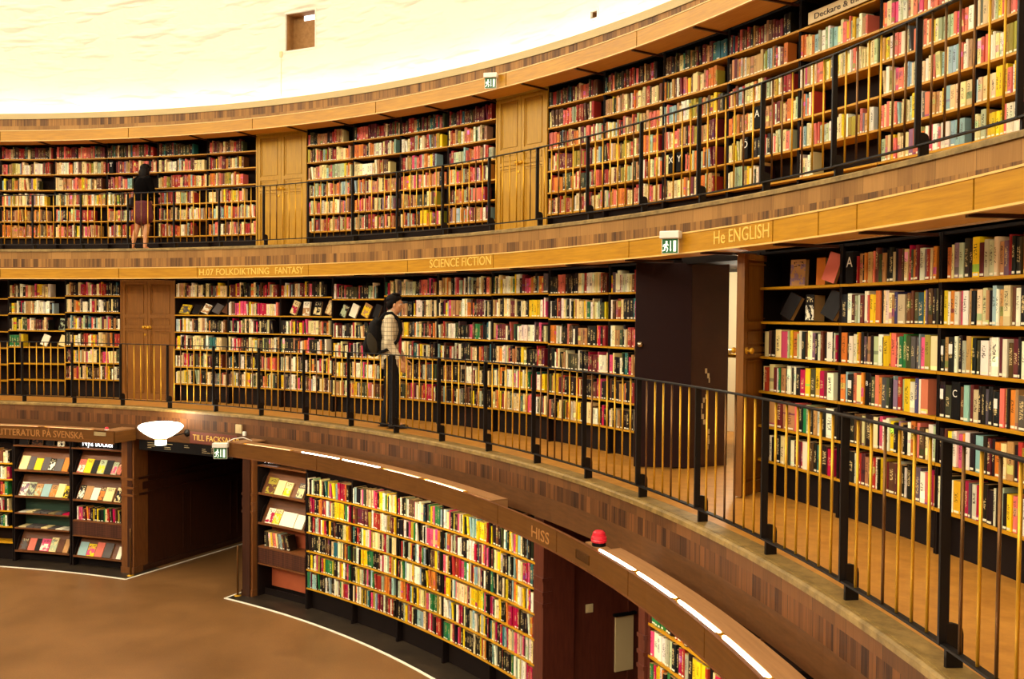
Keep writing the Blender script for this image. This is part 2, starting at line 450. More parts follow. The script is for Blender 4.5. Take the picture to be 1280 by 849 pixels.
# the white drum: openings for two small inner windows and twenty tall ones
RD = 15.2
def drum():
    mb = MB()
    def patch(t0, t1, z0, z1):
        n = max(1, int(abs(t1 - t0) / 1.5 + .9)); b = len(mb.v)
        for i in range(n + 1):
            t = t0 + (t1 - t0) * i / n
            mb.v.append(tuple(pol(RD, t, z0))); mb.v.append(tuple(pol(RD, t, z1)))
        for i in range(n):
            u0, u1 = [math.radians(t0 + (t1 - t0) * (i + j) / n) * RD for j in (0, 1)]
            mb.face((b + 2 * i, b + 2 * i + 1, b + 2 * i + 3, b + 2 * i + 2), 0, [(u0, z0), (u0, z1), (u1, z1), (u1, z0)])
    ta, tb, tc, td = 79.2, 81.7, 56.5, 56.97
    patch(tb, 360 + tc, 7.956, 12.5)
    patch(td, ta, 7.956, 12.5)
    patch(ta, tb, 7.956, 8.895); patch(ta, tb, 9.55, 12.5)
    patch(tc, td, 7.956, 8.27); patch(tc, td, 8.37, 12.5)
    patch(0, 360, 15.9, 17.2)
    for k in range(20):
        patch(k * 18 + 4, k * 18 + 14, 12.5, 15.9)
        # reveals of the tall windows
        for t in (k * 18 + 4, k * 18 + 14):
            b = mb.add([pol(RD, t, 12.5), pol(RD, t, 15.9), pol(RD + .5, t, 15.9), pol(RD + .5, t, 12.5)]); mb.face(range(b, b + 4))
        mb.arc(RD, RD + .5, k * 18 + 14, k * 18 + 22, 12.45, 12.5, 6); mb.arc(RD, RD + .5, k * 18 + 14, k * 18 + 22, 15.9, 15.95, 6)
    return mb
struct(drum(), 'wall_drum', M['plaster'], base=(0, 0, 7.956))
mb = MB(); mb.arc(.01, 15.9, 0, 360, 17.2, 17.4, 60); struct(mb, 'ceiling', M['plaster'], base=(0, 0, 17.2))

M['pane'] = glow('daylit_pane', (1, .96, .86), 3.)
for k in range(20):
    t = k * 18 + 18
    w = empty(f'window_{k + 3}', frame_at(t, RD + .4, 12.5), kind='structure')
    mb = MB()
    for i in range(5):
        mb.arc(RD + .38, RD + .44, t - 4 + 2 * i - .1, t - 4 + 2 * i + .1, 12.5, 15.9, 1)
    for z in (12.5, 13.6, 14.7, 15.85): mb.arc(RD + .38, RD + .44, t - 4, t + 4, z, z + .05, 6)
    mb.build('window_frame', M['whiteplastic'], w)
    mb = MB(); mb.arc(RD + .45, RD + .46, t - 4, t + 4, 12.5, 15.9, 6); mb.build('pane', M['pane'], w)

# small inner window in the drum: deep reveal, room behind with brown wall
def niche(name, t0, t1, z0, z1, depth, tilt=True):
    w = empty(name, frame_at((t0 + t1) / 2, RD, z0), kind='structure')
    d = .008 * 57.3 / RD
    for nm, ra, rb, mt in (('window_frame', RD - .012, RD + .03, M['plaster']), ('reveal', RD + .03, RD + depth, M['nichewall'])):
        mb = MB()
        for a, b, c, e in ((t0 - 2 * d, t0, z0 - .03, z1 + .03), (t1, t1 + 2 * d, z0 - .03, z1 + .03), (t0, t1, z0 - .03, z0), (t0, t1, z1, z1 + .03)):
            mb.arc(ra, rb, a, b, c, e, 2)
        mb.build(nm, mt, w)
    mb = MB(); mb.arc(RD + depth, RD + depth + .05, t0 - .1, t1 + .1, z0 - .03, z1 + .05, 2)
    mb.build('inner_wall', M['nichewall'], w)
    return w
M['nichewall'] = mottled('brown_inner_wall', lin(140, 98, 50), lin(168, 122, 70), 14., .7)
w1 = niche('window_1', 79.2, 81.7, 8.895, 9.55, .22)
mb = MB(); mb.arc(RD + .20, RD + .215, 79.25, 80.75, 9.46, 9.545, 2); mb.build('strip_light', glow('white_strip', (.9, .95, 1), 1.2), w1)
niche('window_2', 56.5, 56.97, 8.27, 8.37, .2)
mb = MB(); mb.tube([pol(RD - .01, 82.05, 8.86), pol(RD - .01, 82.05, 8.10)], .004, 6)
mb.box(-.03, .03, -.02, 0, 8.80, 8.90, frame_at(82.05, RD - .005, 0), bev=.004)
tag(mb.build('alarm_box', M['cream']), 'small cream junction box on white drum wall below left of the square window', 'junction box')

# passages on the ground floor
def passage(tagname, PL, PR, a, mat, zs):
    L = 4.6
    for side, P in (('left', PL), ('right', PR)):
        w = wall_frame(P, a); y0, y1, q = (0, .14, -1) if side == 'left' else (-.14, 0, 1)
        mb = MB()
        mb.box(0, L, y0, y1, 0, 2.19, w)
        for z0, z1, d in zs:
            mb.box(0, L, min(0, q * d), max(0, q * d), z0, z1, w)
        for k in range(4):
            x = .12 + k * 1.12
            for xa, xb in ((x, x + .03), (x + .95, x + .98)):
                mb.box(xa, xb, min(0, q * .012), max(0, q * .012), .2, 1.16, w)
        struct(mb, f'wall_{tagname}_{side}', mat)
    c = wall_frame((PL + PR) / 2, a)
    mb = MB(); mb.box(L, L + .1, -1.6, 1.6, 0, 2.19, c); struct(mb, f'wall_{tagname}_end', M['dark'])
MOULD = [(0, .09, .02), (1.24, 1.28, .02), (1.33, 1.45, .012), (1.50, 1.54, .022)]
passage('passage', P1L, P1R, A1, M['panel'], MOULD)
passage('corridor', P2L, P2R, A2, M['panelred'], [(0, .09, .02)])

def pilaster(t0, t1, R, mat, kind='pilaster'):
    tm = (t0 + t1) / 2; w = math.radians(abs(t1 - t0)) * R
    F = frame_at(tm, R, 0); mb = MB()
    mb.box(-w / 2, w / 2, 0, .38, 0, 2.17, F)
    mb.box(-w / 2 - .008, w / 2 + .008, -.012, .2, 0, .1, F)
    for z in (1.24, 1.36, 1.5): mb.box(-w / 2 - .006, w / 2 + .006, -.012, .1, z, z + .035, F)
    return mb
n = 1
for t0, t1, R in ((86.75, 85.6, 12.56), (75.0, 74.15, 12.54), (47.3, 46.55, 12.58), (38.62, 38.14, 12.58)):
    struct(pilaster(t0, t1, R, None), f'wall_pilaster_{"abcd"[n - 1]}', M['panelred'] if n > 2 else M['pilaster']); n += 1

# dark stone border and the white line painted round it
mb = MB()
for a, b in ((85.09, TMAX), (47.3, 75.44), (TMIN, 38.2)): mb.arc(12.268, 13., a, b, 0, .003)
struct(mb, 'trim_5', M['border'])
mb = MB()
for a, b in ((85.09, TMAX), (47.3, 75.44), (TMIN, 38.2)): mb.arc(12.248, 12.288, a, b, 0, .006)
for t, a, L in ((85.09, A1, 4.4), (75.44, A1, 4.4), (47.3, A2, 4.4), (38.2, A2, 4.4)):
    mb.box(0, L, -.018, .018, 0, .006, wall_frame(pol(12.26, t, 0), a))
struct(mb, 'trim_6', M['white'])

# ---------------- doors
def leaf(name, parent, F, x0, x1, h, mat, both=False, lo=.05, split=.59, up=(.72, .975), mid=(.615, .69), faces=(-1,)):
    """panelled leaf; F: x along the leaf, y through it, z up"""
    mb = MB(); w = .065
    mb.box(x0 + .003, x1 - .003, 0, .04, 0, h, F)
    zs = [lo * h, (split - .02) * h, mid[0] * h, mid[1] * h, up[0] * h, up[1] * h]
    for s in faces:
        ya, yb = (-.014, 0) if s < 0 else (.04, .054)
        for xa, xb in ((x0 + .003, x0 + w), (x1 - w, x1 - .003)): mb.box(xa, xb, ya, yb, 0, h, F)
        for za, zb in ((0, zs[0]), (zs[1], split * h - .006), (split * h + .006, zs[2]), (zs[3], zs[4]), (zs[5], h)):
            mb.box(x0 + w, x1 - w, ya, yb, za, zb, F)
        # raised bead round each field
        for za, zb in ((zs[0], zs[1]), (zs[2], zs[3]), (zs[4], zs[5])):
            yc, yd = (-.009, 0) if s < 0 else (.04, .049)
            a, b = x0 + w + .022, x1 - w - .022
            for q in ((a, a + .012, za + .022, zb - .022), (b - .012, b, za + .022, zb - .022), (a, b, za + .022, za + .034), (a, b, zb - .034, zb - .022)):
                mb.box(q[0], q[1], yc, yd, q[2], q[3], F)
    return mb.build(name, mat, parent)

def knob(parent, F, x, y, z, s=-1, name='knob', mat=None):
    mb = MB()
    K = F @ Matrix.Translation((x, y, z)) @ Matrix.Rotation(PI / 2 * (1 if s < 0 else -1), 4, 'X')
    mb.lathe([(0, 0), (.03, 0), (.03, .006), (.01, .008), (.01, .03), (.024, .036), (.028, .05), (.018, .062), (0, .064)], K, 16)
    return mb.build(name, mat or M['brass'], parent, smooth=True)

def cupboard(n, t0, t1, R, z0, h, mat, split, up, mid):
    tm = (t0 + t1) / 2; hw = math.radians(abs(t0 - t1)) / 2
    F = frame_at(tm, R * math.cos(hw), z0); W = R * math.sin(hw)
    d = empty(f'door_{n}', F, kind='structure')
    mb = MB()
    for x in (-W, W - .03): mb.box(x, x + .03, -.02, .1, 0, h, F)
    mb.box(-W, W, .045, .1, 0, h, F); mb.box(-W, W, -.02, .1, h, h + .03, F)
    mb.build('door_frame', mat, d)
    for a, b, kx in ((-W + .03, 0, -.05), (0, W - .03, .05)):
        lf = leaf('door_leaf', d, F, a, b, h, mat, split=split, up=up, mid=mid)
        knob(lf, F, kx, -.014, (split + .012) * h)
    mb = MB(); mb.lathe([(0, 0), (.02, 0), (.02, .01), (0, .012)], F @ Matrix.Translation((-.045, -.014, (split - .05) * h)) @ Matrix.Rotation(PI / 2, 4, 'X'), 12)
    mb.build('escutcheon', M['brass'], d)

cupboard(2, 90.82, 86.05, 13.64, Z2, 2.03, M['doorbrown'], .6, (.72, .975), (.625, .69))
cupboard(3, 83.12, 78.8, 14.87, Z3, 2.06, M['door'], .52, (.64, .97), (.545, .61))
cupboard(4, 62.87, 58.82, 14.87, Z3, 2.06, M['door'], .52, (.64, .97), (.545, .61))

# the open double door on the middle gallery
HD = 2.03
d = empty('door_1', frame_at(41, 13.8, Z2), kind='structure')
def leafframe(p0, p1):
    m = Matrix.Identity(4); a = (Vector(p1) - Vector(p0)); L = a.length; a.normalize()
    m[0][0], m[1][0] = a.x, a.y; m[0][1], m[1][1] = -a.y, a.x
    m.translation = (p0[0], p0[1], Z2 + .012)
    return m, L
F, L = leafframe((9.532, 9.28), (10.075, 9.39))
mb = MB(); mb.box(0, L, 0, .045, 0, HD, F, bev=.004)
lf = mb.build('door_leaf', M['steel'], d); lf['label'] = 'dark painted left leaf'
knob(lf, F, .05, 0, 1.22, -1, 'lock_rose', M['chrome'])
mb = MB(); mb.box(-.006, .004, -.004, .049, 1.12, 1.2, F); mb.build('latch_plate', M['chrome'], lf)
F, L = leafframe((10.585, 8.047), (10.80, 8.56)); F = F @ Matrix.Translation((0, -.054, 0))
lf = leaf('door_leaf', d, F, 0, L, HD, M['doorbrown'], faces=(-1, 1)); lf['label'] = 'panelled oak right leaf'
knob(lf, F, .06, .054, 1.22, 1); knob(lf, F, .06, -.014, 1.22, -1)
mb = MB(); mb.box(.04, .08, .054, .058, 1.12, 1.3, F); mb.build('escutcheon', M['brass'], lf)
for nm, ta, tb, mat in (('left', 43.2, 43.45, M['reveal']), ('right', 38.1, 38.3, M['doorbrown'])):
    mb = MB(); mb.arc(13.72, 14.27, ta, tb, Z2, 4.75, 1); mb.build('door_jamb', mat, d)
mb = MB()                                             # paint chipped off the left reveal
random.seed(3)
J = frame_at(43.195, 13.72, Z2)
for k in range(16):
    z = 1.0 - k * .052 + random.uniform(-.012, .012); y = .26 + .05 * math.sin(k * .6)
    if k in (3, 4): continue
    mb.prism([(0, z), (.0025, z), (.0025, z - .05), (0, z - .05)], y, y + random.uniform(.012, .035), J)
c = mb.build('chipped_paint', M['cream'], d); c['label'] = 'strip of chipped paint'
mb = MB(); mb.arc(13.72, 14.06, 38.1, 43.45, 4.72, 4.79); mb.build('door_head', M['dark'], d)
# store room behind it
mb = MB()
mb.arc(16.3, 16.4, 33, 53, Z2, 4.79); mb.arc(14.06, 16.4, 33, 33.3, Z2, 4.79, 1); mb.arc(14.06, 16.4, 52.7, 53, Z2, 4.79, 1)
struct(mb, 'wall_office', M['plasterdoor'])
mb = MB()
F = frame_at(47.4, 15.2, Z2)
dk = empty('desk', F, 'brown counter desk inside the lit room behind the open door', 'desk')
mb = MB(); mb.box(-.6, .6, -.3, .3, 1.06, 1.10, F, bev=.005); mb.build('desktop', M['shelf'], dk)
for x in (-.56, .5):
    for y in (-.27, .21):
        mb = MB(); mb.box(x, x + .06, y, y + .06, 0, 1.06, F); mb.build('leg', M['doorbrown'], dk)
mb = MB()
for k in range(5): mb.box(.05 + .004 * (k % 2), .34, -.25, -.04 + .005 * (k % 3), 1.10 + .008 * k, 1.107 + .008 * k, F)
tag(mb.build('paper_stack', M['whiteplastic']), 'stack of white papers lying on the counter desk behind the open door', 'papers')
# ------------------------------------------------------------------ troughs
def trough(label, segs, R, z0, z1, soff, mat, bars, Rcase, tubes=(), lids=None, low=False):
    a, b = segs[0][0], segs[0][1]
    T = empty('light_trough', frame_at((a + b) / 2, R, z0), label, 'light trough')
    for (a, b) in segs:
        mb = MB(); mb.arc(R + .006, R + .026, a + .03, b - .03, z0, z1); mb.build('front_board', mat, T)
    a, b = max(s[0] for s in segs), min(s[1] for s in segs)
    if a < b: a, b = b, a
    hi = max(max(s) for s in segs); lo = min(min(s) for s in segs)
    mb = MB(); mb.arc(R, R + .03, lo, hi, z1, z1 + (.004 if low else .012)); mb.arc(R, R + .03, lo, hi, z0 - .012, z0)
    mb.build('moulding', M['edge'] if not low else M['ledge'], T)
    if soff:
        mb = MB(); mb.arc(R + .03, soff, lo, hi, z0 - .004, z0 + .014); mb.build('bottom_board', M['soffit'], T)
        mb = MB(); mb.arc(soff - .02, soff, lo, hi, z0 + .014, z1 - .02); mb.arc(R + .026, soff, lo, hi, z1 - .02, z1 - .005)
        mb.build('lid', M['dark'], T)
    for la, lb in (lids or ()):
        mb = MB(); mb.arc(R + .075, R + .236, la, lb, z1 - .012, z1 + .004); mb.arc(R + .222, R + .236, la, lb, z1 - .13, z1 - .012)
        mb.build('lid', M['lid'], T)
        for t in (la, lb):
            mb = MB(); q = .006 * 57.3 / R; mb.arc(R + .03, R + .236, t - q, t + q, z1 - .13, z1 + .004, 1); mb.build('lid_end', M['lid'], T)
    for t in bars:
        F = frame_at(t, R, z0); mb = MB()
        if low: mb.box(-.012, .012, .026, Rcase - R - .02, -.012, .006, F)
        else: mb.box(-.014, .014, .03, Rcase - R - .01, -.026, -.006, F)
        mb.build('bracket', M['ledge'] if low else M['panel'], T)
    for ta, tb in tubes:
        mb = MB(); mb.tube([pol(R + .052, ta + (tb - ta) * i / 4, z1 - (.004 if ta < 40 or 58 < tb and ta < 66.5 else .018)) for i in range(5)], .016, 8)
        mb.build('fluorescent_tube', M['tube'], T)
        for t in (ta, tb):
            mb = MB(); mb.box(-.014, .014, .03, .072, -.03, .006, frame_at(t, R, z1)); mb.build('tube_holder', M['brass'], T)
    return T
M['lid'] = wood('trough_lid', lin(136, 94, 56), lin(168, 120, 76), .5, 3, 40)

def split(a, b, cuts):
    c = [a] + [x for x in sorted(cuts) if a < x < b] + [b]
    return list(zip(c[:-1], c[1:]))

# case dividers, measured round the ring (left to right = falling angle)
D2M = [86.05 - 4.74 * k for k in range(10)]           # middle gallery, left of the open door
D2R = [37.95 - 4.6 * k for k in range(6)]             # right of the open door
D2L = [90.82 + 4.7 * k for k in range(5)]
D3R = [58.82 - 4.2 * k for k in range(11)]
D3M = [78.8 - 3.9825 * k for k in range(5)]
D3L = [83.12 + 4.18 * k for k in range(7)]
D1M = [69.25 - 4.39 * k for k in range(6)]
D1R = [38.1 - 4.5 * k for k in range(6)]
D1L = [96.65 + 4.6 * k for k in range(4)]

t3 = trough('long golden light trough with mouldings above the upper gallery bookcases', split(14.8, TMAX, [24, 33.5, 42, 50, 60, 71, 81.78, 92.41, 102.76]),
            14.337, 7.352, 7.531, 14.75, M['board'], D3R[:11] + D3M + D3L, 14.86)
t2 = trough('long golden light trough with gilt lettering above the middle gallery bookcases', split(14.8, TMAX, [23.75, 28.73, 30.7, 33.26, 43, 54.21, 62, 71.29, 81.7, 88.83, 99]),
            13.02, 4.756, 4.917, 13.39, M['board'], D2M + D2R + D2L, 13.61)
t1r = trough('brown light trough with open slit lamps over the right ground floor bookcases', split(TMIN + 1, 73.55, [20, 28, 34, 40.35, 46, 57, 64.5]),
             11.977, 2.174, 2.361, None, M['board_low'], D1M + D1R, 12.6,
             tubes=[(72.2, 67.4), (66.3, 62.5), (62.1, 58.3), (57.9, 54.1), (53.7, 49.6)] + [(36.9 - 3.25 * k, 36.9 - 3.25 * k - 2.95) for k in range(7)],
             lids=[(47.03, 73.4), (TMIN + 1, 36.9)], low=True)
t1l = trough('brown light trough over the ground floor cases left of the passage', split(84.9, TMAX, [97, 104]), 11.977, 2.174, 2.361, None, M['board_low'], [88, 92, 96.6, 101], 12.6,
             tubes=[(111.5, 107), (106, 101.5), (101, 96.9), (96.5, 92), (91.5, 87)], lids=[(86, TMAX)], low=True)
for T, t, s in ((t1l, 84.9, 1), (t1r, 73.55, -1)):         # end boards running back to the gallery front
    mb = MB(); q = .012 * 57.3 / 12
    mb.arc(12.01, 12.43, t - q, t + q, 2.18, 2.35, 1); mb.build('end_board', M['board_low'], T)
    mb = MB()
    mb.arc(12.01, 12.43, min(t, t + s * 1.2), max(t, t + s * 1.2), 2.353, 2.372, 1); mb.build('lid', M['lid'], T)

# lettering bent onto the boards
def text_mesh(body, size, depth=.003):
    cu = bpy.data.curves.new('lettering_source', 'FONT'); cu.body = body; cu.size = size; cu.extrude = depth; cu.resolution_u = 3
    ob = bpy.data.objects.new('lettering_source', cu); COL.objects.link(ob)
    bpy.context.view_layer.update()
    me = bpy.data.meshes.new_from_object(ob.evaluated_get(bpy.context.evaluated_depsgraph_get()))
    V = [tuple(v.co) for v in me.vertices]; Fc = [tuple(p.vertices) for p in me.polygons]
    bpy.data.objects.remove(ob); bpy.data.curves.remove(cu); bpy.data.meshes.remove(me)
    return V, Fc

def curved_text(body, t_left, t_right, R, z, capfrac, mat, parent, xs=None, height=None):
    """letters between two angles, standing on height z, facing the centre"""
    V, Fc = text_mesh(body, 1.)
    x0 = min(v[0] for v in V); x1 = max(v[0] for v in V); y1 = max(v[1] for v in V)
    W = math.radians(t_left - t_right) * R; sx = W / (x1 - x0); sy = height / .69
    ws = body.split(' '); ends = [max(v[0] for v in text_mesh(' '.join(ws[:i + 1]), 1.)[0]) + .02 for i in range(len(ws))]
    for i in range(len(ws)):                          # each word is a part
        mb = MB()
        for x, y, d in V: mb.v.append(tuple(pol(R - d, t_left - math.degrees((x - x0) * sx / R), z + y * sy)))
        use = [f for f in Fc if (ends[i - 1] if i else -9) < sum(V[j][0] for j in f) / len(f) <= (ends[i] if i < len(ws) - 1 else 1e9)]
        keep = sorted({j for f in use for j in f}); at = {j: q for q, j in enumerate(keep)}
        mb.v = [mb.v[j] for j in keep]
        for f in use: mb.face([at[j] for j in f])
        if mb.f: o = mb.build('lettering', mat, parent)
    return o

RT2 = 13.02 + .004
curved_text('H.07 FOLKDIKTNING', 81.48, 74.98, RT2, 4.79, 0, M['gold'], t2, height=.1)
curved_text('FANTASY', 74.4, 71.75, RT2, 4.79, 0, M['gold'], t2, height=.1)
curved_text('SCIENCE FICTION', 59.92, 54.4, RT2, 4.80, 0, M['gold'], t2, height=.105)
curved_text('He ENGLISH', 36.92, 33.45, RT2, 4.795, 0, M['gold'], t2, height=.105)
curved_text('HISS', 42.69, 41.02, 11.977 + .004, 2.205, 0, M['dimgold'], t1r, height=.1)
curved_text('LITTERATUR PÅ SVENSKA', 95.5, 87.72, 11.977 + .004, 2.215, 0, M['dimgold'], t1l, height=.105)

# ------------------------------------------------------------------ books
CC = {'k': (24, 15, 12), 'K': (24, 15, 12), 'B': (20, 14, 12), 'C': (20, 14, 12), 'w': (246, 236, 208), 'W': (246, 236, 208), 'c': (236, 212, 150), 'y': (240, 200, 20), 'm': (178, 14, 62),
      'p': (222, 78, 118), 's': (222, 112, 92), 'r': (166, 44, 34), 'n': (104, 30, 40), 'o': (218, 124, 42), 't': (186, 136, 84), 'b': (96, 56, 32),
      'd': (66, 66, 40), 'g': (40, 116, 60), 'e': (176, 184, 146), 'T': (44, 100, 104), 'l': (150, 180, 180), 'v': (140, 108, 124), 'z': (92, 84, 82),
      'u': (62, 68, 104), 'G': (166, 146, 44)}
CN = {'k': 'black', 'K': 'black', 'w': 'white', 'W': 'white', 'c': 'cream', 'y': 'yellow', 'm': 'crimson', 'p': 'pink', 's': 'salmon', 'r': 'red', 'n': 'maroon', 'o': 'orange',
      't': 'tan', 'b': 'brown', 'd': 'olive', 'g': 'green', 'e': 'sage', 'T': 'teal', 'l': 'pale-blue', 'v': 'mauve', 'z': 'slate', 'u': 'navy', 'G': 'mustard'}
PAL = {3: dict(s=10, r=12, t=14, c=19, w=8, o=9, b=9, G=5, y=4, e=6, l=4, v=2, n=6, p=1, d=4, k=3),
       2: dict(c=19, w=20, k=30, b=8, t=7, y=6, r=4, n=4, s=5, o=4, m=3, p=3, e=4, g=2, d=4, l=2, T=2, z=3),
       1: dict(k=28, w=16, c=13, m=9, p=6, n=4, r=5, y=10, o=4, e=6, g=5, T=3, l=5, d=3, b=5, G=3),
       'set': dict(o=3, t=3, r=1, b=2), 'dark': dict(n=6, r=5, b=5, d=4, k=4, t=3, s=2, c=2, T=2), 'pale': dict(c=14, w=12, s=13, p=3, l=5, e=5, y=4, t=5, v=3, o=2, G=2, z=2)}
BOOKS = []                                            # every upright book, as data
ORD = ('first second third fourth fifth sixth seventh eighth ninth tenth eleventh twelfth thirteenth fourteenth fifteenth sixteenth seventeenth eighteenth nineteenth '
       'twentieth twenty-first twenty-second twenty-third twenty-fourth twenty-fifth twenty-sixth twenty-seventh twenty-eighth twenty-ninth thirtieth thirty-first '
       'thirty-second thirty-third thirty-fourth thirty-fifth thirty-sixth thirty-seventh thirty-eighth thirty-ninth fortieth').split()

def jit(c, a=10):
    k = rng.uniform(.86, 1.08)
    return tuple(max(4, min(252, v * k + rng.uniform(-a, a))) for v in CC[c])

def put(case, row, R, t, w, h, z, code, lean=0., d=None):
    BOOKS.append(dict(case=case, row=row, R=R + rng.uniform(.004, .022), t=t, w=w, h=h, z=z, code=code, lean=lean,
                      d=d or rng.uniform(.12, .16), col=lin(*jit(code)), sd=rng.random()))

def fill(case, row, R, ta, tb, z, hmax, pal, wavg=.033, full=1., hlo=.72, hhi=.97, leans=.04):
    """upright books from angle ta (left) to tb (right) on the shelf at height z"""
    p = PAL[pal]; ks, ws = list(p), list(p.values())
    deg = 57.2958 / R; t = ta; end = ta - (ta - tb) * full
    while True:
        code = rng.choices(ks, ws)[0]; run = 1 if rng.random() > .12 else rng.randint(2, 4)
        w0 = wavg * rng.choice((.55, .7, .85, 1., 1., 1.15, 1.35, 1.6)); h0 = hmax * rng.uniform(hlo, hhi)
        for q in range(run):
            w = w0 * rng.uniform(.9, 1.1); h = h0 * rng.uniform(.99, 1.01)
            if t - (w + .001) * deg < end: return t
            ln = 0.
            if rng.random() < leans and q == 0 and t - (w + .05) * deg > end:
                ln = rng.uniform(.06, .16); t -= h * math.sin(ln) * deg
            put(case, row, R, t - w / 2 * deg, w, h, z, code, ln)
            t -= (w + .0012) * deg
            if ln: t -= .004 * deg
    return t

def rowdata(case, row, R, z, t, s, deg):
    for it in s.split():
        c, w = it[0], int(it[1:]) / 1000
        if c != '_':
            h = rng.uniform(.2, .235) if c not in 'BC' else .235
            if row == 0: h = rng.uniform(.195, .245)
            put(case, row, R, t - w / 2 * deg, w - .0015, h, z, c)
        t -= w * deg

# ------------------------------------------------------------------ bookcases
CASES = {}
def bookcase(key, label, short, R, t0, t1, zf, zs, ztop, group, depth=.26, zoff=0., backm=None, plinth=.1, name='bookcase'):
    tm = (t0 + t1) / 2
    o = empty(name, frame_at(tm, R, zf), label, 'bookcase', group)
    deg = 57.2958 / R; th = .006 * deg
    for t in (t0 - .012, t1 + .012):
        s = -1 if t > tm else 1
        mb = MB(); mb.arc(R + .012, R + depth, min(t, t + s * 2 * th), max(t, t + s * 2 * th), zf, ztop, 1); mb.build('side_panel', M['dark'], o)
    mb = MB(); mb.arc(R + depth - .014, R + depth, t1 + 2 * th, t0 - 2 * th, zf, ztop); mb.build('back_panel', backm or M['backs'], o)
    for z in zs:
        mb = MB(); mb.arc(R, R + depth - .016, t1 + .014, t0 - .014, z - .02, z); mb.build('shelf', M['shelf'], o)
    mb = MB(); mb.arc(R + plinth, R + plinth + .02, t1 + 2 * th, t0 - 2 * th, zf, zs[-1] - .024); mb.build('plinth', M['dark'], o)
    if ztop > 4:
        mb = MB(); mb.arc(R + .02, R + depth - .016, t1 + 2 * th, t0 - 2 * th, ztop - .02, ztop); mb.build('top_panel', M['dark'], o)
    CASES[key] = dict(o=o, short=short, t0=t0 - .012 - 2.2 * th, t1=t1 + .012 + 2.2 * th, R=R, zs=zs, ztop=ztop)
    return o

ZS2 = [4.458, 4.167, 3.869, 3.575, 3.28, 2.99]
ZS3 = [7.098, 6.805, 6.507, 6.209, 5.91, 5.612]
ZS1 = [1.647, 1.378, 1.112, .846, .58, .315]
n9 = ORD
# --- middle gallery, right of the open door (rows measured from the photograph)
ROWS = [
 (4.458,32.89,'k83 r10 t48 k19 o29 o21 t52 s17 b36 d38 k17 t36 k26 k52 c36 k26 n43 b21 c38 m33 d26 o24 n26 w50 v40 r31 c24 o33 _109 o38 c24 v45 e45 d45 k38 y64 n50 e43 e43 c33 t43 v48 r26 k33 k33 d19 o33 t45 n38 c45 k43'),
 (4.167,33.35,'k69 w48 b48 e29 w29 n43 w50 s19 y45 y29 o55 k17 c26 w36 c55 t26 u33 c79 b24 b36 b24 d43 T57 y33 v17 b40 k31 d31 k33 k14 y40 w24 _14 o38 w45 p38 w50 t24 k38 c48 c45 t29 k29 l36 w26 t36 c59 b31 w38 k52 c45 n38 w50'),
 (3.869,37.60,'c57 b40 k62 c81 p100 e21 y33 o74 e17 w36 k43 b38 c31 w31 v40 k36 w31 b31 k45 w76 k14 w14 m19 y12 t38 o69 k24 W48 W43 y29 o24 k31 z29 k19 t36 k29 e55 w55 k7 y64 y12 s52 m14 c21 g43 g43 d50 z48 z40 l12 p45 G55 c67 w40 K38 t36 K57 w31 k31 e38 t43 y24 k36 d29 w71 w36 w64 n33 w40 b48 n48 k19 w52 c52 r38'),
 (3.575,37.59,'c24 r45 c79 n50 w17 g21 t67 k33 w52 k24 w31 k59 m69 y62 d62 y62 m62 n40 w79 e64 o55 l29 K69 s38 c59 o29 B62 w10 k17 d48 s45 o36 z52 d36 k29 l12 v48 r40 e33 y64 w50 u33 w33 s74 w88 b7 K52 d59 C83 b43 l48 n29 c52 k29 k29 z36 k36 d21 K50 s40 t21 k19 o48 t26 z67 k52 c50'),
 (3.28,37.22,'t100 n88 t164 s52 k55 g52 e43 k50 t43 w55 k48 w100 k50 k69 k86 k57 b86 c29 k93 c55 k12 p40 w45 w36 y50 k38 v36 t33 k26 w33 o50 b26 s33 b50 c24 w50 e31 k17 g38 k33 b24 y38 e38 w31 p45 o31 w43 k45 l74 k36 n33 k29 o57 c48 t55 k33 r38 G48 c45'),
 (2.99,37.19,'w45 k55 k67 c57 c31 d33 w55 n86 m31 w86 b62 k40 T40 k83 n10 m69 p59 n50 k48 k98 w19 r48 n48 t45 z38 r36 w36 k19 y71 n36 b71 n17 w36 t17 k26 w26 k17 k43 w24 z59 w50 s40 m40 o24 k24 w24 t24 k71 w31 y69 k36 m45 z24 w50 m29 k59 k55 w29 k29 e29 k40 y40 s40 k45 w48'),
]
for k in range(5):
    short = ['case beside open door', 'second case right of open door', 'third case right of open door', 'fourth case right of open door', 'fifth case right of open door'][k]
    bookcase(('2R', k), f'full oak bookcase on the middle gallery, {short.replace("case", "one")}' if k else 'oak bookcase beside the open door, face-out books on its two top shelves',
             short, 13.615, D2R[k], D2R[k + 1], Z2, ZS2, 4.76, 'middle gallery bookcases')
def case_at(pref, t):
    for (p, k), c in CASES.items():
        if p == pref and c['t0'] + .3 >= t >= c['t1'] - .3: return (p, k)
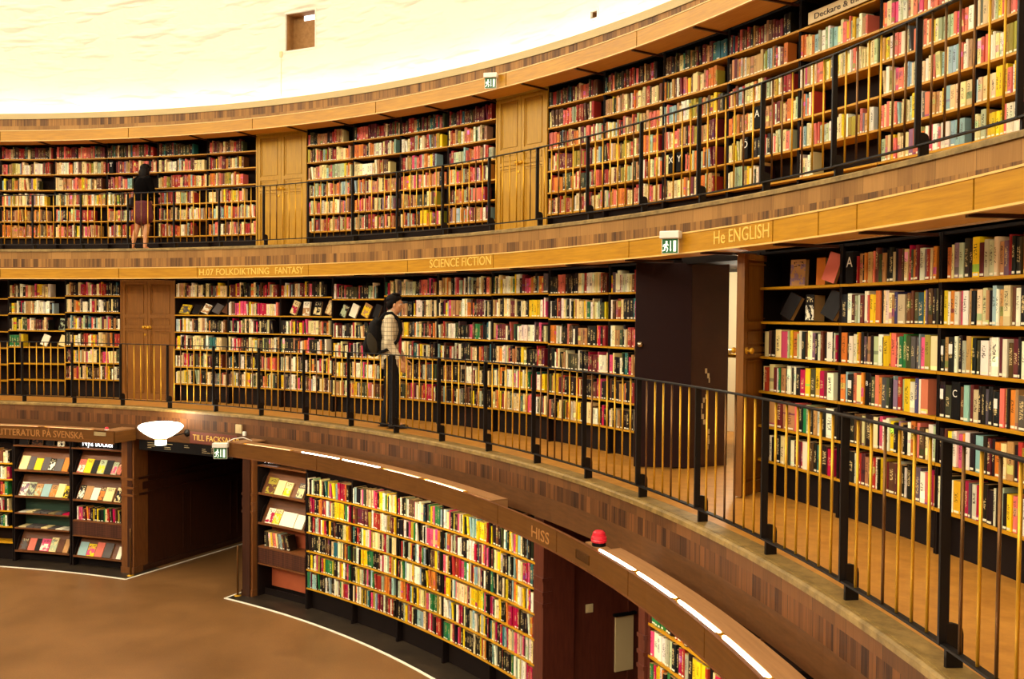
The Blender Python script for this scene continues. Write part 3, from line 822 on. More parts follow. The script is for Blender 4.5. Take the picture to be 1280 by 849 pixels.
for row, (z, ta, s) in enumerate(ROWS):
    n0 = len(BOOKS); rowdata(None, row, 13.615, z, ta, s, 57.2958 / 13.62)
    keep = []
    for b in BOOKS[n0:]:
        best = None
        for (p, k), c in CASES.items():
            if p == '2R' and c['t0'] >= b['t'] >= c['t1'] - .05: best = (p, k)
        if best is None: continue
        c = CASES[best]; hw = b['w'] / 2 * 57.2958 / 13.62
        b['t'] = min(max(b['t'], c['t1'] + hw), c['t0'] - hw); b['case'] = best; keep.append(b)
    # let no two books of a row overlap after the uprights took their room
    keep.sort(key=lambda b: -b['t'])
    for a, b in zip(keep, keep[1:]):
        lim = a['t'] - (a['w'] + b['w']) / 2 * 57.2958 / 13.62 - .002
        if b['case'] == a['case'] and b['t'] > lim:
            b['t'] = lim
    keep = [b for b in keep if b['t'] - b['w'] / 2 * 4.2 >= CASES[b['case']]['t1'] - .004]
    BOOKS[n0:] = keep
    last = min(b['t'] for b in keep)
    for k in range(2, 5):
        c = CASES[('2R', k)]
        a = min(c['t0'], last - .25)
        if a > c['t1'] + .2: fill(('2R', k), row, 13.615, a, c['t1'], z, .255, 2, .042, rng.choice((1, 1, .85)))

# --- middle gallery, left of the open door
mids = ['case beside middle cupboard door'] + [f'{ORD[k]} case right of middle cupboard door' for k in range(1, 9)]
for k in range(9):
    zz = [z + (0, .02, .0, -.015, .01, .01, .015, 0, 0)[k] - (.0 if k > 4 else .02 * (k % 2)) for z in ZS2]
    if k < 5: zz[1] -= .01
    bookcase(('2M', k), f'middle gallery oak bookcase, {ORD[k]} to the right of the brown cupboard door' if k else 'middle gallery oak bookcase directly right of the brown cupboard door',
             mids[k], 13.615, D2M[k], D2M[k + 1], Z2, zz, 4.76, 'middle gallery bookcases')
    c = CASES[('2M', k)]
    for row, z in enumerate(zz):
        if row == 1 and k in (0, 2, 3): continue
        full = rng.choice((1, 1, 1, .96)) if k > 3 else rng.choice((1, .97, .9))
        fill(('2M', k), row, 13.615, c['t0'], c['t1'], z, .245, 2, .033, full)
lefts = ['case left of middle cupboard door', 'second case left of middle cupboard door', 'third case left of middle cupboard door', 'fourth case left of middle cupboard door']
for k in range(4):
    zz = [z + (.02, -.015, -.04, 0)[k] for z in ZS2]
    bookcase(('2L', k), ['middle gallery oak bookcase directly left of the brown cupboard door', 'half empty middle gallery bookcase, second to the left of the brown cupboard door',
             'sparsely filled middle gallery bookcase, third left of the brown cupboard door', 'middle gallery bookcase, fourth left of the brown cupboard door'][k], lefts[k],
             13.615, D2L[k + 1], D2L[k], Z2, zz, 4.76, 'middle gallery bookcases')
    c = CASES[('2L', k)]
    for row, z in enumerate(zz):
        if k == 1 and row > 3: continue
        if k == 2 and row in (1, 4, 5): continue
        full = 1. if k in (0, 3) else (.75, .8, .72, .26, 0, 0)[row]
        fill(('2L', k), row, 13.615, c['t0'], c['t1'], z, .245, 2, .033, full)

# --- upper gallery
def upper(pref, D, shorts, labels, spec):
    for k in range(len(D) - 1):
        a, b = max(D[k], D[k + 1]), min(D[k], D[k + 1])
        bookcase((pref, k), labels(k), shorts(k), 14.86, a, b, Z3, ZS3, 7.40, 'upper gallery bookcases')
        c = CASES[(pref, k)]
        for row, z in enumerate(ZS3):
            full, pal = spec(k, row)
            if full: fill((pref, k), row, 14.86, c['t0'], c['t1'], z, .245, pal, .033, full, leans=.02)
upper('3L', D3L, lambda k: f'{ORD[k]} upper case left of left cupboard' if k else 'upper case beside left cupboard',
      lambda k: f'upper gallery oak bookcase, {ORD[k]} to the left of the left yellow cupboard door' if k else 'upper gallery oak bookcase directly left of the left yellow cupboard door',
      lambda k, r: ((rng.choice((1, .85, .75, .9)), 'set') if k == 4 and r > 3 else (rng.choice((1., .95, .85, .75)), 'dark' if r == 0 else 3)))
upper('3M', D3M, lambda k: f'{ORD[k]} upper case right of left cupboard' if k else 'upper case right of left cupboard',
      lambda k: f'upper gallery oak bookcase, {ORD[k]} to the right of the left yellow cupboard door' if k else 'upper gallery oak bookcase directly right of the left yellow cupboard door',
      lambda k, r: (rng.choice((1., .95, .9, .8)), 'dark' if r == 0 else 3))
def specR(k, r):
    if r == 0 and k == 4: return 0, 3
    if k == 4 and r in (3, 5): return .22, 3
    if k == 3 and r == 5: return .55, 3
    if r == 0: return rng.choice((.9, 1.)), 'dark' if k < 4 else 'pale'
    return rng.choice((1., 1., .95, .85)), (3 if k < 4 else 'pale')
upper('3R', D3R, lambda k: f'{ORD[k]} upper case right of right cupboard' if k else 'upper case beside right cupboard',
      lambda k: f'upper gallery oak bookcase, {ORD[k]} to the right of the right yellow cupboard door' if k else 'upper gallery oak bookcase directly right of the right yellow cupboard door', specR)

# --- ground floor
for k in range(5):
    bookcase(('1M', k), f'curved ground floor bookcase under the trough, {ORD[k]} right of the display case with pale books' if k else 'curved ground floor bookcase directly right of the terracotta backed display case',
             f'{ORD[k]} ground floor case left of corridor', 12.607, D1M[k], D1M[k + 1], 0, ZS1, 1.95, 'ground floor bookcases', .25)
    c = CASES[('1M', k)]
    for row, z in enumerate(ZS1): fill(('1M', k), row, 12.607, c['t0'], c['t1'], z, .238, 1, .032, rng.choice((1, 1, 1, .97)), .84, .99, leans=.08)
for k in range(5):
    bookcase(('1R', k), f'ground floor bookcase under the slit lamps, {ORD[k]} right of the dark corridor' if k else 'ground floor bookcase directly right of the dark corridor',
             f'{ORD[k]} ground floor case right of corridor', 12.607, D1R[k], D1R[k + 1], 0, ZS1, 1.95, 'ground floor bookcases', .25)
    c = CASES[('1R', k)]
    for row, z in enumerate(ZS1): fill(('1R', k), row, 12.607, c['t0'], c['t1'], z, .24, 1, .042, .97, .78, .97)
for k in range(3):
    bookcase(('1L', k), f'ground floor bookcase at the far left, {ORD[k]} beyond the green backed display case', f'{ORD[k]} ground floor case at far left',
             12.607, D1L[k + 1], D1L[k], 0, ZS1, 1.95, 'ground floor bookcases', .25)
    c = CASES[('1L', k)]
    for row, z in enumerate(ZS1[:5]): fill(('1L', k), row, 12.607, c['t0'], c['t1'], z, .24, 1, .034, .97)
# ------------------------------------------------------------------ face-out books
def setattrs(me, cols, sds, cols2=None):
    a = me.attributes.new('col', 'FLOAT_COLOR', 'FACE'); a.data.foreach_set('color', [x for c in cols for x in (*c, 1.)])
    b = me.attributes.new('sd', 'FLOAT', 'FACE'); b.data.foreach_set('value', sds)
    if cols2:
        a = me.attributes.new('col2', 'FLOAT_COLOR', 'FACE'); a.data.foreach_set('color', [x for c in cols2 for x in (*c, 1.)])

def display_book(Mx, w, h, th, c1, c2, label, group, name='display_book'):
    """Mx: origin at the foot of the front cover, x along the cover, y into the shelf, z up the cover"""
    sd = rng.random(); C1, C2 = lin(*CC[c1]), lin(*CC[c2])
    mb = MB(); b = .003
    mb.box(-w / 2, w / 2, 0, b, 0, h, Mx); mb.box(-w / 2, w / 2, th - b, th, 0, h, Mx); mb.box(-w / 2, -w / 2 + b, b, th - b, 0, h, Mx)
    # give the front board its 0..1 coordinates (only that face carries the print)
    for i in range(len(mb.f)): mb.uv[i] = [(.5, -1.)] * len(mb.f[i])
    for i in range(6):
        cs = [Mx.inverted() @ Vector(mb.v[j]) for j in mb.f[i]]
        if all(abs(c.y) < 1e-6 for c in cs): mb.uv[i] = [((c.x + w / 2) / w, c.z / h) for c in cs]
    foot = Mx.translation
    o = mb.build(name, M['cover'], base=tuple(foot), label=label, cat='book', group=group)
    setattrs(o.data, [C1] * len(mb.f), [sd] * len(mb.f), [C2] * len(mb.f))
    mb = MB(); mb.box(-w / 2 + b, w / 2 - .004, b, th - b, .004, h - .004, Mx); mb.build('pages', M['paper'], o)
    return o

def lean_frame(t, R, z, back, yaw=0., roll=0.):
    return frame_at(t, R, z) @ Matrix.Rotation(yaw, 4, 'Z') @ Matrix.Rotation(roll, 4, 'Y') @ Matrix.Rotation(-back, 4, 'X')

# ------------------------------------------------------------------ display cases on the ground floor
def display_case(label, t0, t1, parts, backmat, drawer=None):
    tm = (t0 + t1) / 2; deg = 57.2958 / 12.6; th = .012 * deg
    o = empty('display_case', frame_at(tm, 12.607, 0), label, 'display case', 'ground floor display cases')
    for t, s in ((t0, -1), (t1, 1)):
        mb = MB(); mb.arc(12.62, 12.9, min(t, t + s * 2 * th), max(t, t + s * 2 * th), 0, 2.14, 1); mb.build('side_panel', M['dark'], o)
    mb = MB(); mb.arc(12.885, 12.9, t1 + 2 * th, t0 - 2 * th, .1, 2.14); mb.build('back_panel', backmat, o)
    mb = MB(); mb.arc(12.607, 12.885, t1 + .03, t0 - .03, 1.937, 1.96); mb.build('header_shelf', M['ledge'], o)
    mb = MB(); mb.arc(12.72, 12.74, t1 + 2 * th, t0 - 2 * th, 1.965, 2.16); mb.build('header_panel', M['black'], o)
    a, b = t0 - 2 * th - .02, t1 + 2 * th + .02
    for kind, z in parts:
        if kind == 'ledge':
            mb = MB(); mb.sweep([(12.607, z - .02), (12.607, z + .012), (12.617, z + .012), (12.617, z), (12.645, z), (12.825, z + .34), (12.84, z + .33), (12.66, z - .02)], b, a)
            lg = mb.build('sloping_ledge', M['ledge'], o)
            for t in (a - .1, b + .1):
                mb = MB(); q = .006 * deg
                mb.sweep([(12.612, z), (12.68, z + .2), (12.80, z + .33), (12.845, z + .33), (12.68, z - .02)], t - q, t + q, 1); mb.build('bracket', M['dark'], lg)
        elif kind == 'shelf':
            mb = MB(); mb.arc(12.607, 12.885, b, a, z - .022, z); mb.build('shelf', M['ledge'], o)
        elif kind == 'drawer':
            mb = MB(); mb.arc(12.612, 12.63, b, a, z, z + .235); mb.build('woven_panel', M['weave'], o)
    mb = MB(); mb.arc(12.74, 12.76, t1 + 2 * th, t0 - 2 * th, 0, .1); mb.build('plinth', M['dark'], o)
    return o

dc2 = display_case('dark green backed display case with flat magazines, left of its neighbour', 96.6, 91.6,
                   [('ledge', 1.54), ('ledge', 1.10), ('shelf', .825), ('shelf', .575), ('ledge', .185)], M['green'])
dc1 = display_case('display case beside the passage with a woven drawer front below standing books', 91.5, 86.8,
                   [('ledge', 1.54), ('ledge', 1.10), ('shelf', .765), ('drawer', .525), ('shelf', .52), ('ledge', .17)], M['green'])
dc3 = display_case('terracotta backed display case of pale books right of the passage', 74.1, 69.3,
                   [('ledge', 1.54), ('ledge', 1.10), ('shelf', .755), ('drawer', .51), ('shelf', .505)], M['terra'])

LEAN = math.atan2(.18, .34)
def ledge_books(items, ta, tb, z, where, group):
    """items: (first colour, second colour, width share) from left to right; '_' leaves a gap"""
    tot = sum(i[2] for i in items); t = ta; n = 0
    for c1, c2, w in items:
        dt = (ta - tb) * w / tot
        if c1 != '_':
            n += 1; W = math.radians(dt) * 12.63 * .93
            nm = f'{CN[c1]} and {CN[c2]}' if c1 != c2 else f'plain {CN[c1]}'
            display_book(lean_frame(t - dt / 2, 12.624, z + .016, LEAN), W, rng.uniform(.2, .24) if W > .09 else .2, .018, c1, c2,
                         f'{nm} book, {ORD[n - 1]} from left on {where}', group)
        t -= dt
G1 = 'books shown face-out on the ground floor display cases'
ledge_books([('c', 'c', 1.25), ('z', 't', 1), ('y', 'y', 1.1), ('z', 'k', 1), ('k', 'w', .9), ('z', 'w', 1.2), ('o', 't', .9)], 96.2, 91.95, 1.54, 'top ledge of the magazine case', G1)
ledge_books([('w', 'v', 1.1), ('e', 'z', 1), ('t', 'e', 1), ('l', 'y', 1.2), ('t', 'o', .9), ('c', 't', 1.1), ('y', 'k', .7)], 96.2, 91.95, 1.10, 'second ledge of the magazine case', G1)
ledge_books([('b', 'z', 1.2), ('s', 'b', 1.1), ('k', 'k', .7), ('p', 'w', 1.4), ('c', 'e', 1.1), ('b', 'k', 1.), ('t', 'k', .8)], 96.2, 91.95, .185, 'lowest ledge of the magazine case', G1)
ledge_books([('s', 'w', 1), ('y', 'y', 1.1), ('k', 'b', .9), ('e', 'y', 1.1), ('k', 'y', 1.05), ('e', 'p', .85), ('b', 's', .7)], 91.1, 87.15, 1.54, 'top ledge beside the passage pillar', G1)
ledge_books([('k', 'w', .9), ('t', 'e', 1.1), ('w', 'y', 1.1), ('b', 'o', .8), ('c', 'c', 1.4), ('_', '_', .3), ('c', 'k', 1.)], 91.1, 87.15, 1.10, 'second ledge beside the passage pillar', G1)
ledge_books([('l', 'k', 1.1), ('y', 'p', 1.), ('s', 'c', 1.), ('z', 'k', 1.1), ('_', '_', .7), ('w', 'c', .6)], 91.1, 87.15, .17, 'lowest ledge beside the passage pillar', G1)
ledge_books([('G', 'b', 1.3), ('c', 'w', 1.2), ('c', 'y', 1.), ('_', '_', .8), ('z', 'c', 1.)], 73.45, 69.8, 1.54, 'top ledge of the terracotta case', G1)
ledge_books([('w', 'm', .9), ('c', 'y', .9), ('w', 'c', 1.9), ('w', 'w', 1.1)], 73.45, 69.8, 1.10, 'second ledge of the terracotta case', G1)
# header shelf: books standing behind the trough
for k, (a, b, c1, c2) in enumerate([(96.2, 95.4, 'k', 'w'), (95.1, 94.2, 'b', 'k'), (93.9, 93.2, 'k', 'z'), (92.9, 92.3, 'w', 'k')]):
    display_book(lean_frame((a + b) / 2, 12.65, 1.962, .12), math.radians(a - b) * 12.6, .17, .018, c1, c2, f'{CN[c1]} and {CN[c2]} book on the header shelf, {ORD[k]} from left', G1)
# flat magazines
for zi, (z, wh) in enumerate(((.825, 'upper'), (.575, 'lower'))):
    for k in range(7):
        t = 96.2 - .64 * k; c = 'wcwtywm'[k] if zi == 0 else 'cwwcwww'[k]; F = frame_at(t - .3, 12.62, z + .001) @ Matrix.Rotation(rng.uniform(-.06, .06), 4, 'Z')
        mb = MB(); w = .125
        for q in range(rng.randint(2, 4)):
            mb.box(-w / 2 + .002 * q, w / 2 + .001 * q, .002 * q, .2, .007 * q, .007 * q + .006, F)
        for i in range(len(mb.f)): mb.uv[i] = [(.5, .3)] * len(mb.f[i])
        o = mb.build('magazine', M['cover'], label=f'flat stack of {CN[c]} magazines, {ORD[k]} from left on the {wh} flat shelf', cat='magazine', group='magazines lying flat on the green backed case')
        o['label'] = o['label'][:200]
        setattrs(o.data, [lin(*CC[c])] * len(mb.f), [rng.random()] * len(mb.f), [lin(*CC['z'])] * len(mb.f))
# standing books on the two display cases
CASES['d1'] = dict(short='shelf beside passage pillar', t0=91.3, t1=87.0, R=12.64, zs=[.765])
CASES['d3'] = dict(short='terracotta case', t0=73.7, t1=70.4, R=12.64, zs=[.755])
fill('d1', 0, 12.64, 91.2, 87.0, .765, .25, 1, .03, 1., .75, .9, leans=.2)
t = 73.6
for c, w in (('k', .04), ('d', .03), ('b', .03), ('c', .03), ('y', .025), ('t', .035), ('s', .04), ('c', .03), ('z', .03), ('l', .035), ('l', .03), ('b', .04), ('k', .035), ('b', .03), ('k', .04)):
    ln = .05 + .012 * (73.6 - t) * 8; put('d3', 0, 12.64, t - w / 2 * 4.55, w, .215, .755, c, min(ln, .32)); t -= (w + .004) * 4.55
# lit headers
def header(body, ta, tb, z, h, lab):
    o = empty('header_sign', frame_at((ta + tb) / 2, 12.70, z), lab, 'sign')
    mb = MB(); mb.arc(12.70, 12.712, tb - .3, ta + .3, z - .022, z + h + .03); mb.build('sign_board', M['black'], o)
    curved_text(body, ta, tb, 12.698, z, 0, M['litletter'], o, height=h)
header('Nya böcker', 90.82, 87.99, 1.985, .115, 'black header sign with white lettering above the books beside the passage')
header('Tema', 73.91, 72.58, 1.985, .115, 'black header sign with white lettering above the terracotta backed case')

# ------------------------------------------------------------------ face-out books on the middle gallery
G2 = 'books shown face-out on the middle gallery shelves'
def g2(t, R, z, w, h, th, c1, c2, lab, back=.12, yaw=0., roll=0.):
    return display_book(lean_frame(t, R, z + .003 + th * math.sin(back) + max(0, w / 2 * math.sin(abs(roll))), back, yaw, roll), w, h, th, c1, c2, lab, G2)
z1, z2 = ZS2[0], ZS2[1]
g2(36.0, 13.68, z1, .15, .215, .045, 't', 'v', 'pale book with a tree figure standing face-out beside the open door', .05, .25)
g2(34.85, 13.70, z1, .09, .215, .13, 'o', 'e', 'thick book with green and orange cover, second face-out on the top shelf', .03, .2)
g2(34.1, 13.635, z1, .14, .225, .03, 's', 'o', 'salmon book leaning on the top shelf beside the black letter marker', .15, .1, .28)
g2(36.55, 13.66, z2, .13, .21, .045, 'k', 'o', 'black book with orange fruit cover leaning on the second shelf beside the door', .2, .15, .42)
g2(35.3, 13.68, z2, .085, .215, .13, 'k', 'w', 'thick black book with a pale figure, upright on the second shelf', .03, .2)
g2(34.2, 13.65, z2, .15, .215, .045, 'k', 'w', 'black book with white cup cover leaning on the second shelf', .2, .15, .42)
zz = CASES[('2M', 0)]['zs'][1]
for k, (t, c1, c2, w, ro) in enumerate([(85.4, 'y', 'z', .2, .1), (84.4, 'k', 'y', .14, .1), (83.6, 'w', 't', .14, .3), (82.6, 'z', 'k', .15, .35), (81.75, 'b', 't', .13, .35)]):
    g2(t, 13.66, zz, w, .17, .02, c1, c2, f'{CN[c1]} face-out book, {ORD[k]} of five in the case right of the cupboard', .5, 0, ro)
zz = CASES[('2M', 2)]['zs'][1]
for k, (t, c1, c2, w, ro) in enumerate([(75.6, 'c', 'm', .12, .35), (74.4, 'w', 't', .14, .0), (73.4, 'k', 'c', .15, .05), (72.4, 't', 'c', .13, .35)]):
    g2(t, 13.66, zz, w, .22, .03, c1, c2, f'{CN[c1]} and {CN[c2]} face-out book, {ORD[k]} of four left of the man', .15, 0, ro)
zz = CASES[('2M', 3)]['zs'][1]
for k, (t, c1, c2, w, ro) in enumerate([(71.1, 'k', 'e', .12, .4), (70.2, 'w', 'w', .14, .35), (69.1, 't', 'y', .15, .4), (68.1, 'k', 'z', .12, .3)]):
    g2(t, 13.66, zz, w, .2, .02, c1, c2, f'{CN[c1]} leaning face-out book, {ORD[k]} of four behind the backpack', .15, 0, ro)
zz = CASES[('2L', 1)]['zs']
g2(96.0, 13.68, zz[2], .13, .2, .02, 'e', 'k', 'sage book with a black emblem face-out in the half empty case', .12, 0, .12)
g2(97.5, 13.66, zz[3], .13, .2, .02, 'w', 'r', 'white book leaning face-out above the empty shelves', .15, 0, .35)
g2(96.0, 13.66, zz[3], .13, .19, .02, 'c', 'k', 'cream and black book leaning face-out above the empty shelves', .15, 0, .3)
g2(63.2, 13.68, CASES[('2M', 4)]['zs'][2] if False else CASES[('2M', 5)]['zs'][2], .14, .2, .02, 'w', 'r', 'white book with a green line leaning face-out right of the man', .12, 0, -.1) if False else None

# letter markers standing among the books
def marker(letter, t, R, z, where):
    F = frame_at(t, R, z + .001); mb = MB(); mb.box(-.045, .045, -.004, .12, 0, .235, F, bev=.002)
    o = mb.build('shelf_marker', M['black'], label=f'black shelf marker with white letter {letter}, {where}', cat='shelf marker', group='letter markers among the books')
    V, Fc = text_mesh(letter, 1.); x0 = min(v[0] for v in V); x1 = max(v[0] for v in V); s = .11
    mb = MB(); mb.v = [tuple(F @ Vector(((x - (x0 + x1) / 2) * s, -.0045 - d * .1, .12 + y * s))) for x, y, d in V]
    for f in Fc: mb.face(f)
    mb.build('lettering', M['whiteplastic'], o)
    return o
MARK = [('T', 95.3 - .05, 14.845, ZS3[1], 'second shelf above the woman', '3L'), ('X', 49.75, 14.845, ZS3[4], 'fifth shelf of the upper gallery', '3R'), ('Y', 49.2, 14.845, ZS3[4], 'fifth shelf of the upper gallery', '3R'),
        ('A', 44.3, 14.845, ZS3[3], 'fourth shelf of the upper gallery', '3R'), ('Ö', 45.0, 14.845, ZS3[4], 'fifth shelf of the upper gallery', '3R'),
        ('A', 32.75, 13.60, ZS2[0], 'top shelf beside the salmon book', '2R')]
for L, t, R, z, wh, pf in MARK:
    marker(L, t, R, z, wh)
    hw = .05 * 57.2958 / R
    BOOKS[:] = [b for b in BOOKS if not (abs(b['z'] - z) < .02 and abs(b['R'] - R) < .06 and abs(b['t'] - t) < hw + b['w'] / 2 * 57.3 / R)]

# the beige sign on the upper gallery
o = empty('shelf_sign', frame_at(39.4, 14.84, ZS3[0]), 'beige shelf sign with dark lettering on the upper gallery top shelf', 'sign')
mb = MB(); mb.arc(14.83, 14.845, 37.7, 41.4, ZS3[0] + .001, ZS3[0] + .115); mb.build('sign_board', plain('beige_board', lin(226, 200, 150), .5), o)
curved_text('Deckare & thrillers', 41.05, 37.9, 14.828, ZS3[0] + .03, 0, plain('dark_lettering', lin(70, 40, 24), .5), o, height=.055)

# ------------------------------------------------------------------ railings
def railing(label, R, z0, zt, zb, th0, dth, n0, n1, name='gallery_railing'):
    o = empty(name, frame_at(th0 + dth * (n0 + n1) / 2, R, z0), label, 'railing')
    lo, hi = th0 + dth * n0, th0 + dth * n1
    mb = MB(); mb.sweep([(R - .02, zt - .012), (R - .02, zt - .003), (R - .014, zt), (R + .014, zt), (R + .02, zt - .003), (R + .02, zt - .012)], lo, hi, (n1 - n0) * 5); mb.build('top_rail', M['iron'], o)
    mb = MB(); mb.arc(R - .018, R + .018, lo, hi, zb - .006, zb + .006, (n1 - n0) * 5); mb.build('bottom_rail', M['iron'], o)
    bal = []
    for k in range(n0, n1 + 1):
        t = th0 + dth * k; F = frame_at(t, R, 0)
        mb = MB(); mb.box(-.008, .008, -.022, .022, zb - .004, zt - .008, F); p = mb.build('post', M['iron'], o)
        ft = [(.0, z0), (.075, z0), (.075, zb + .045), (.07, zb + .07), (.055, zb + .085), (.03, zb + .092), (.0, zb + .092)]
        mb = MB(); Fp = F @ Matrix.Rotation(PI / 2, 4, 'Z') @ Matrix.Translation((0, 0, 0))
        mb.prism([(x + .012, z) for x, z in ft], -.010, .010, Fp); mb.build('foot', M['iron'], p)
        if k < n1:
            for i in range(1, 7): bal.append(t + dth * i / 7)
    return o, bal
def balusters(o, R, zb, zt, bal, ok):
    ok = set(ok); st = MB(); n = 0; first = None
    for t in bal:
        mb = st if t not in ok else MB()
        mb.tube([pol(R, t, zb + .004), pol(R, t, zt - .008)], .0078, 8)
        if mb is not st:
            if first is None: first = mb.build('baluster', M['brass'], o, smooth=True); t_first = t
            else: mb.build('baluster', M['brassbrown'] if rng.random() < .25 else M['brass'], o, smooth=True)  # random brown balusters: shade on the brass painted as colour
    if st.v: tag(st.build('balusters', M['brass'], o, smooth=True), kind='stuff')
RAIL2 = railing('black iron railing with brass balusters along the middle gallery', 12.5, 2.70, 3.694, 2.802, 20.56, 4.4, -2, 21)
RAIL3 = railing('black iron railing with brass balusters along the upper gallery', 13.758, 5.30, 6.271, 5.388, 54.6, 4.0, -10, 14)

# ------------------------------------------------------------------ exit signs
def exit_sign(F, w, h, label):
    o = empty('exit_sign', F, label, 'exit sign', 'green exit signs')
    mb = MB(); mb.box(-w / 2 - .012, w / 2 + .012, -.045, .05, h - .055, h + .01, F, bev=.006); mb.build('housing', M['whiteplastic'], o)
    mb = MB(); mb.box(-w / 2, w / 2, -.012, .006, 0, h - .055, F, bev=.002); p = mb.build('panel', M['whiteplastic'], o)
    H = h - .055
    mb = MB(); mb.box(-w / 2 + .006, w / 2 - .006, -.0145, -.0125, .006, H - .004, F); mb.build('green_face', M['exitgreen'], p)
    s = H; g = MB(); y0, y1 = -.0175, -.015
    pr = lambda pts: g.prism([(x * s, z * s) for x, z in pts], y0, y1, F)
    pr([(.24, .14), (.42, .14), (.42, .86), (.24, .86)])                                    # door
    pr([(.02, .24), (.08, .24), (.08, .86), (.02, .86)]); pr([(-.02, .28), (.05, .14), (.12, .28)])       # arrow
    ox = -.32
    g.prism([(ox * s + .5 * 0 + (.09 + .075 * math.cos(a)) * s, (.78 + .075 * math.sin(a)) * s) for a in [k * PI / 5 for k in range(10)]], y0, y1, F)   # head
    for poly in ([(-.02, .66), (.08, .7), (.13, .6), (.06, .4), (-.06, .42)], [(.1, .64), (.2, .52), (.24, .56), (.14, .7)], [(-.02, .66), (-.14, .6), (-.16, .46), (-.11, .46), (-.09, .56), (.0, .6)],
                 [(.06, .44), (.14, .32), (.08, .12), (.14, .12), (.21, .34), (.1, .48)], [(-.06, .44), (-.06, .28), (-.2, .22), (-.2, .16), (-.0, .22), (.03, .42)]):
        pr([(x + ox, z) for x, z in poly])
    g.build('pictogram', M['exitwhite'], p)
    return o
exit_sign(frame_at(39.25, 12.93, 4.745) @ Matrix.Rotation(.7, 4, 'Z'), .15, .185, 'green exit sign on the middle trough above the open door')
exit_sign(frame_at(60.8, 14.24, 7.335) @ Matrix.Rotation(.6, 4, 'Z'), .165, .2, 'green exit sign on the upper trough above the right cupboard door')
exit_sign(frame_at(73.75, 11.88, 2.14) @ Matrix.Rotation(.6, 4, 'Z'), .19, .215, 'green exit sign on the trough end right of the passage')

# ------------------------------------------------------------------ lamp, signs and small fittings
o = empty('wall_lamp', frame_at(80.09, 12.46, 2.35), 'opal glass bowl wall lamp on a black arm above the passage', 'wall lamp')
F = frame_at(80.09, 12.46, 2.35) @ Matrix.Rotation(PI / 2, 4, 'X')
mb = MB(); mb.lathe([(0, 0), (.058, 0), (.058, .012), (.03, .022), (.018, .04), (0, .045)], F, 20); mb.build('wall_rose', M['iron'], o, smooth=True)
B = Matrix.Translation(pol(12.05, 80.64, 0))
mb = MB(); mb.tube([pol(12.44, 80.1, 2.35), pol(12.25, 80.3, 2.33), pol(12.10, 80.58, 2.30)], .009, 8); mb.build('arm', M['iron'], o)
mb = MB(); mb.lathe([(.085, 2.30), (.15, 2.33), (.235, 2.385), (.30, 2.44), (.325, 2.475), (.318, 2.50), (.28, 2.525), (.18, 2.545), (.0, 2.55)], B, 36); mb.build('glass_bowl', M['opal'], o, smooth=True)
mb = MB(); mb.lathe([(0, 2.205), (.078, 2.205), (.083, 2.215), (.083, 2.295), (.0, 2.30)], B, 28); mb.build('glass_cup', M['opal'], o, smooth=True)
mb = MB(); mb.lathe([(.084, 2.285), (.098, 2.29), (.098, 2.304), (.084, 2.31)], B, 28); mb.build('metal_ring', M['brass'], o, smooth=True)

o = empty('direction_sign', frame_at(77.9, 12.45, 2.2), 'brown board lettered in gold above the passage, beside the wall lamp', 'sign')
mb = MB(); mb.arc(12.44, 12.455, 75.2, 79.75, 2.205, 2.38); mb.build('sign_board', plain('red_brown_board', lin(112, 50, 34), .45), o)
curved_text('TILL FACKSALAR', 79.45, 74.9, 12.438, 2.255, 0, M['gold'], o, height=.085)
o = empty('information_board', frame_at(80.2, 12.42, 2.05), 'long black information board hanging across the head of the passage', 'sign')
mb = MB(); mb.arc(12.445, 12.457, 75.6, 84.6, 2.03, 2.185); mb.build('sign_board', M['black'], o)
mb = MB(); random.seed(5)
for g0 in (83.8, 82.2, 80.3, 78.6, 77.7, 76.9):
    for r in range(4):
        wdt = random.uniform(.35, .8)
        if random.random() < .2: continue
        mb.arc(12.442, 12.445, g0 - wdt, g0, 2.15 - .026 * r, 2.1545 - .026 * r)
mb.build('text_lines', M['cream'], o)

for t, z, s, lab in ((75.02, 2.487, .062, 'larger cream wall box on the wooden band right of the passage'), (74.48, 2.425, .03, 'tiny white wall box beside the larger cream box')):
    F = frame_at(t, 12.46, z); o = empty('wall_box', F, lab, 'wall box')
    mb = MB(); mb.box(-s, s, -.03, 0, -s * 1.05, s * 1.05, F, bev=.004); mb.build('cover', M['cream'] if s > .05 else M['whiteplastic'], o)
    mb = MB(); mb.box(-s * .5, s * .5, -.034, -.03, -s * .5, s * .5, F); mb.build('lid', M['cream'] if s > .05 else M['whiteplastic'], o)
mb = MB(); mb.tube([pol(11.99, 73.7, 2.37), pol(12.05, 73.4, 2.41), pol(12.13, 72.9, 2.43), pol(12.2, 72.4, 2.385)], .007, 8)
tag(mb.build('cable', M['whiteplastic'], smooth=True), 'white cable looping over the trough end beside the exit sign', 'cable')

